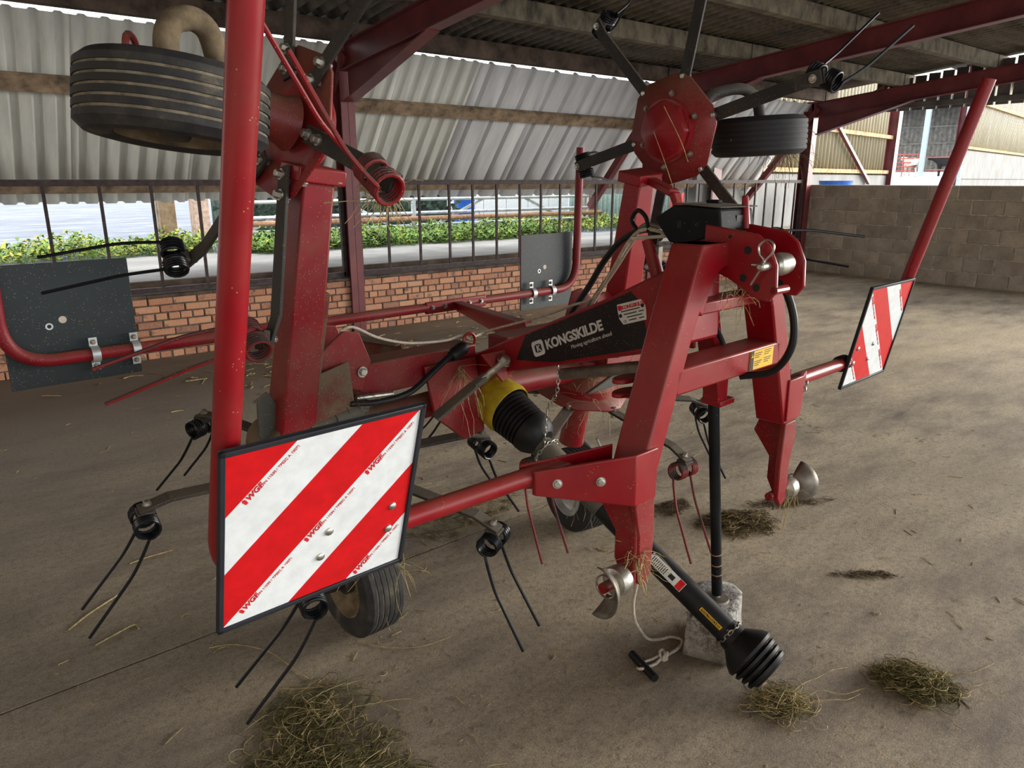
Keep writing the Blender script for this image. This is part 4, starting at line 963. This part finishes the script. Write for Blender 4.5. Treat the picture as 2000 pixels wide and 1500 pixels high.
MB().tube([rel((.012, .262, .0155)), rel((.008, .25, .0155)), rel((-.032, .135, .0155)), rel((-.036, .124, .0155))], .0145, 16).build('toggle', 'rubber_black', rp_)
# long cord lying over the machine
cc = MB().tube(bez([LW(*p) - LW(0, 1, 0) for p in ((-.66, 1.0, 1.172), (-.61, 1.0, 1.18), (-.5, 1.02, 1.125), (-.353, 1.05, 1.08), (-.19, 1.05, 1.066), (-.11, 1.05, 1.075), (-.07, 1.04, 1.05), (-.03, 1.06, 1.06), (.03, 1.05, 1.075), (.05, .778, 1.165), (.05, .624, 1.225), (.05, .525, 1.265), (.05, .44, 1.361), (.02, .327, 1.49))], 8), .0048, 8).build('control_cord', 'rope_white', None, loc=LW(0, 1, 0))
tag(cc, 'long pale cord lying along the main beam and drawbar of the tedder', 'cord')

# hay and straw
def strands(name, label, c, rx, ry, h, n, mat, seed, rz_=0, L=(.04, .14), r=.0008, flat=.5, cat='hay', extra=None, mat2=None):
    rr = random.Random(seed); mb = MB(); m2 = MB(); c = V(c); cr, sr = math.cos(rz_), math.sin(rz_)
    for i in range(n):
        q = rr.random() ** .62; a = rr.uniform(0, 6.283); w_ = .72 + .55 * mnoise.noise(V((math.cos(a) * 1.6 + seed * 3.1, math.sin(a) * 1.6, q))); x, y = q * math.cos(a) * w_ * 1.25, q * math.sin(a) * w_ * 1.25
        hh = h * max(0, 1 - q * q) * rr.random()
        px, py = x * rx * cr - y * ry * sr, x * rx * sr + y * ry * cr
        l = rr.uniform(*L); d = rr.uniform(0, 6.283); bend = rr.uniform(-1, 1) ** 3 * 6; up = rr.uniform(-.3, .5) * (1 - flat) + .05
        k = 6; pts = []; P = V((px - math.cos(d + bend / 2) * l * .45, py - math.sin(d + bend / 2) * l * .45, hh + .002))
        for j in range(k):
            pts.append(V((P.x, P.y, max(.0012, P.z)))); dd = d + bend * j / k
            P = P + V((math.cos(dd), math.sin(dd), up * (1 - 2 * j / k) + rr.uniform(-.08, .08))) * l / k
        w = r * rr.uniform(.7, 1.7); (m2 if mat2 and rr.random() < .35 else mb).tube(pts, w, 3, False)
    o = mb.build(name, mat, None, loc=c, sharp=180); tag(o, label, cat, kind='stuff')
    if m2.v: tag(m2.build('dry_stalks', mat2, o, sharp=180), kind='stuff')
    return o
strands('hay_clump', 'loose green hay clump on the floor at lower right', (2.4, .79, 0), .125, .085, .05, 1100, 'hay_green', 1, -.6, mat2='straw')
strands('hay_clump', 'tangle of hay round the end of the drive shaft', (1.955, 1.02, 0), .1, .075, .045, 420, 'straw', 2, -.5, mat2='hay_green')
strands('hay_clump', 'dark damp heap of old hay behind the parking stand', (2.99, 1.88, 0), .22, .12, .045, 1300, 'hay_dark', 3, -.55, L=(.04, .12), mat2='straw')
strands('hay_clump', 'scattered hay under the near front tines', (.74, 1.93, 0), .2, .17, .02, 300, 'hay_green', 4, .2, L=(.05, .2), mat2='straw')
strands('hay_clump', 'matted green hay at the bottom edge of the picture', (.70, 1.70, 0), .3, .15, .025, 800, 'hay_green', 5, -.6, L=(.03, .12), mat2='straw')
strands('hay_clump', 'thin spread of chaff behind the striped board', (1.98, 2.85, 0), .38, .3, .012, 900, 'hay_green', 6, 0, L=(.02, .06), mat2='straw')
strands('hay_clump', 'dark scrap of hay left of the damp heap', (2.86, 2.2, 0), .12, .08, .02, 260, 'hay_dark', 8, 0, L=(.03, .08))
strands('hay_clump', 'small dark trail of hay right of the damp heap', (3.38, 1.86, 0), .2, .05, .015, 220, 'hay_dark', 9, -.5, L=(.03, .09))
strands('hay_clump', 'short dark streak of dirt and hay on the open floor', (3.0, 1.22, 0), .14, .03, .01, 160, 'hay_dark', 10, -.75, L=(.02, .06))
strands('chaff', 'sparse straw bits strewn over the barn floor', (3.2, 2.8, 0), 4.4, 3.6, .0, 520, 'straw', 11, 0, L=(.02, .09), r=.0011, flat=.95, cat='straw')
strands('chaff', 'pale straw bits along the foot of the brick wall', (3.6, 6.3, 0), 3.6, .8, .0, 260, 'straw', 12, 0, L=(.05, .25), r=.0028, flat=.95, cat='straw')
strands('chaff', 'fine chaff specks on the floor in front of the tedder', (1.6, 1.6, 0), 1.5, 1.3, .0, 700, 'straw', 13, 0, L=(.006, .02), r=.0008, flat=.95, cat='straw')
def stalk(label, pts, r=.0016, mat='straw'):
    p0 = V(pts[0]); o = MB().tube(bez([V(p) - p0 for p in pts], 6), r, 5).build('straw_stalk', mat, None, loc=p0); tag(o, label, 'straw'); return o
stalk('long pale grass stalk curving over the floor joint at lower left', [(.6, 2.5, .003), (.68, 2.46, .003), (.76, 2.34, .004), (.79, 2.2, .004), (.82, 2.06, .005), (.85, 1.95, .003)])
stalk('thin stalk trailing right of the near wheel', [(1.04, 2.2, .003), (1.1, 2.1, .004), (1.2, 2.02, .004), (1.32, 2.0, .003)], .0012)
stalk('flattened straw blade beside the leftmost tine tips', [(.22, 2.95, .003), (.3, 3.02, .004), (.42, 3.1, .003)], .0035)
stalk('broken straw blade below the leftmost tine tips', [(.28, 2.78, .003), (.34, 2.8, .005), (.42, 2.83, .003), (.43, 2.79, .003)], .003)
stalk('short straw blade behind the leftmost tine coils', [(.52, 3.35, .003), (.6, 3.36, .004), (.7, 3.36, .003)], .003)
for k, (x0, y0, x1, y1) in enumerate(((2.0, 1.0, 2.22, .9), (1.98, .97, 2.2, .86), (2.02, 1.02, 2.3, .97), (2.45, .74, 2.66, .6), (2.42, .72, 2.58, .56), (2.47, .77, 2.72, .66), (2.28, .72, 2.3, .6), (.9, 2.0, .98, 1.7), (.72, 2.1, .95, 1.98), (.8, 1.9, 1.02, 1.8))):
    r_ = random.Random(90 + k); P = [(x0 + (x1 - x0) * t + r_.uniform(-.02, .02), y0 + (y1 - y0) * t + r_.uniform(-.02, .02), .003 + .012 * r_.random()) for t in (0, .25, .5, .75, 1)]
    tag(stalk('stray pale stalk ' + ('running right from the middle of the hay at the drive shaft end', 'lowest of those trailing from the drive shaft hay', 'uppermost and longest of those trailing from the drive shaft hay', 'running right from the middle of the lower right hay clump', 'curling below the lower right hay clump', 'uppermost of those right of the lower right hay clump', 'left of and below the lower right hay clump',
        'trailing down from the scattered hay under the near tines', 'crossing the scattered hay under the near tines', 'along the right edge of the scattered hay at lower left')[k], P, .0013), group='stray stalks of the hay clumps')
# hay caught in the machine: parts of the tedder
def caught(p, n, spread, drop, seed, mat='straw', L=(.06, .2)):
    rr = random.Random(seed); mb = MB()
    for i in range(n):
        P = V(p) + V([rr.uniform(-1, 1) * spread for _ in range(3)]); d = V((rr.uniform(-1, 1), rr.uniform(-1, 1), rr.uniform(-1.2, .5) * drop)); pts = []; l = rr.uniform(*L)
        for j in range(5): pts.append(P.copy()); d = (d + V((0, 0, -.25 * drop)) + V([rr.uniform(-.4, .4) for _ in range(3)])).normalized(); P = P + d * l / 5
        mb.tube(pts, rr.uniform(.0006, .0013), 3, False)
    tag(mb.build('caught_hay', mat, T, sharp=180), kind='stuff')
caught((-.4, -.05, .68), 60, .03, .7, 21, 'straw', (.05, .14)); caught((-.65, 1.0, .93), 220, .05, .6, 22, 'hay_dark', (.03, .1)); caught((-.2, .95, .97), 26, .02, 1.6, 23, 'straw', (.15, .32))
caught((0, -.06, 1.49), 0, .03, .4, 24); caught((.02, .0, 1.5), 60, .03, .3, 25, 'hay_green', (.03, .08)); caught((.0, -.05, 1.36), 36, .04, .9, 26, 'straw', (.04, .12))
caught((.6, 1.0, .72), 90, .1, .8, 27, 'straw', (.06, .2)); caught((1.38, .6, 1.82), 90, .06, 1.3, 28, 'hay_green', (.08, .25)); caught((-.55, .95, .3), 50, .06, 1.2, 29, 'straw', (.08, .25))
caught((.58, 1.02, .25), 60, .05, 1.2, 30, 'straw', (.06, .2)); caught((-.885, .37, 1.62), 50, .03, .9, 31, 'straw', (.04, .14)); caught((.46, -.05, .62), 24, .02, 1.4, 32, 'straw', (.06, .2))
MB().tube(bez([(.7, .8, 1.84), (.69, .72, 1.7), (.68, .66, 1.58), (.67, .62, 1.45)], 6), .0015, 5).build('baler_twine', 'straw', T)
MB().tube(bez([(.68, .74, 1.93), (.69, .66, 1.8), (.72, .64, 1.72)], 6), .0015, 5).build('baler_twine', 'straw', T)
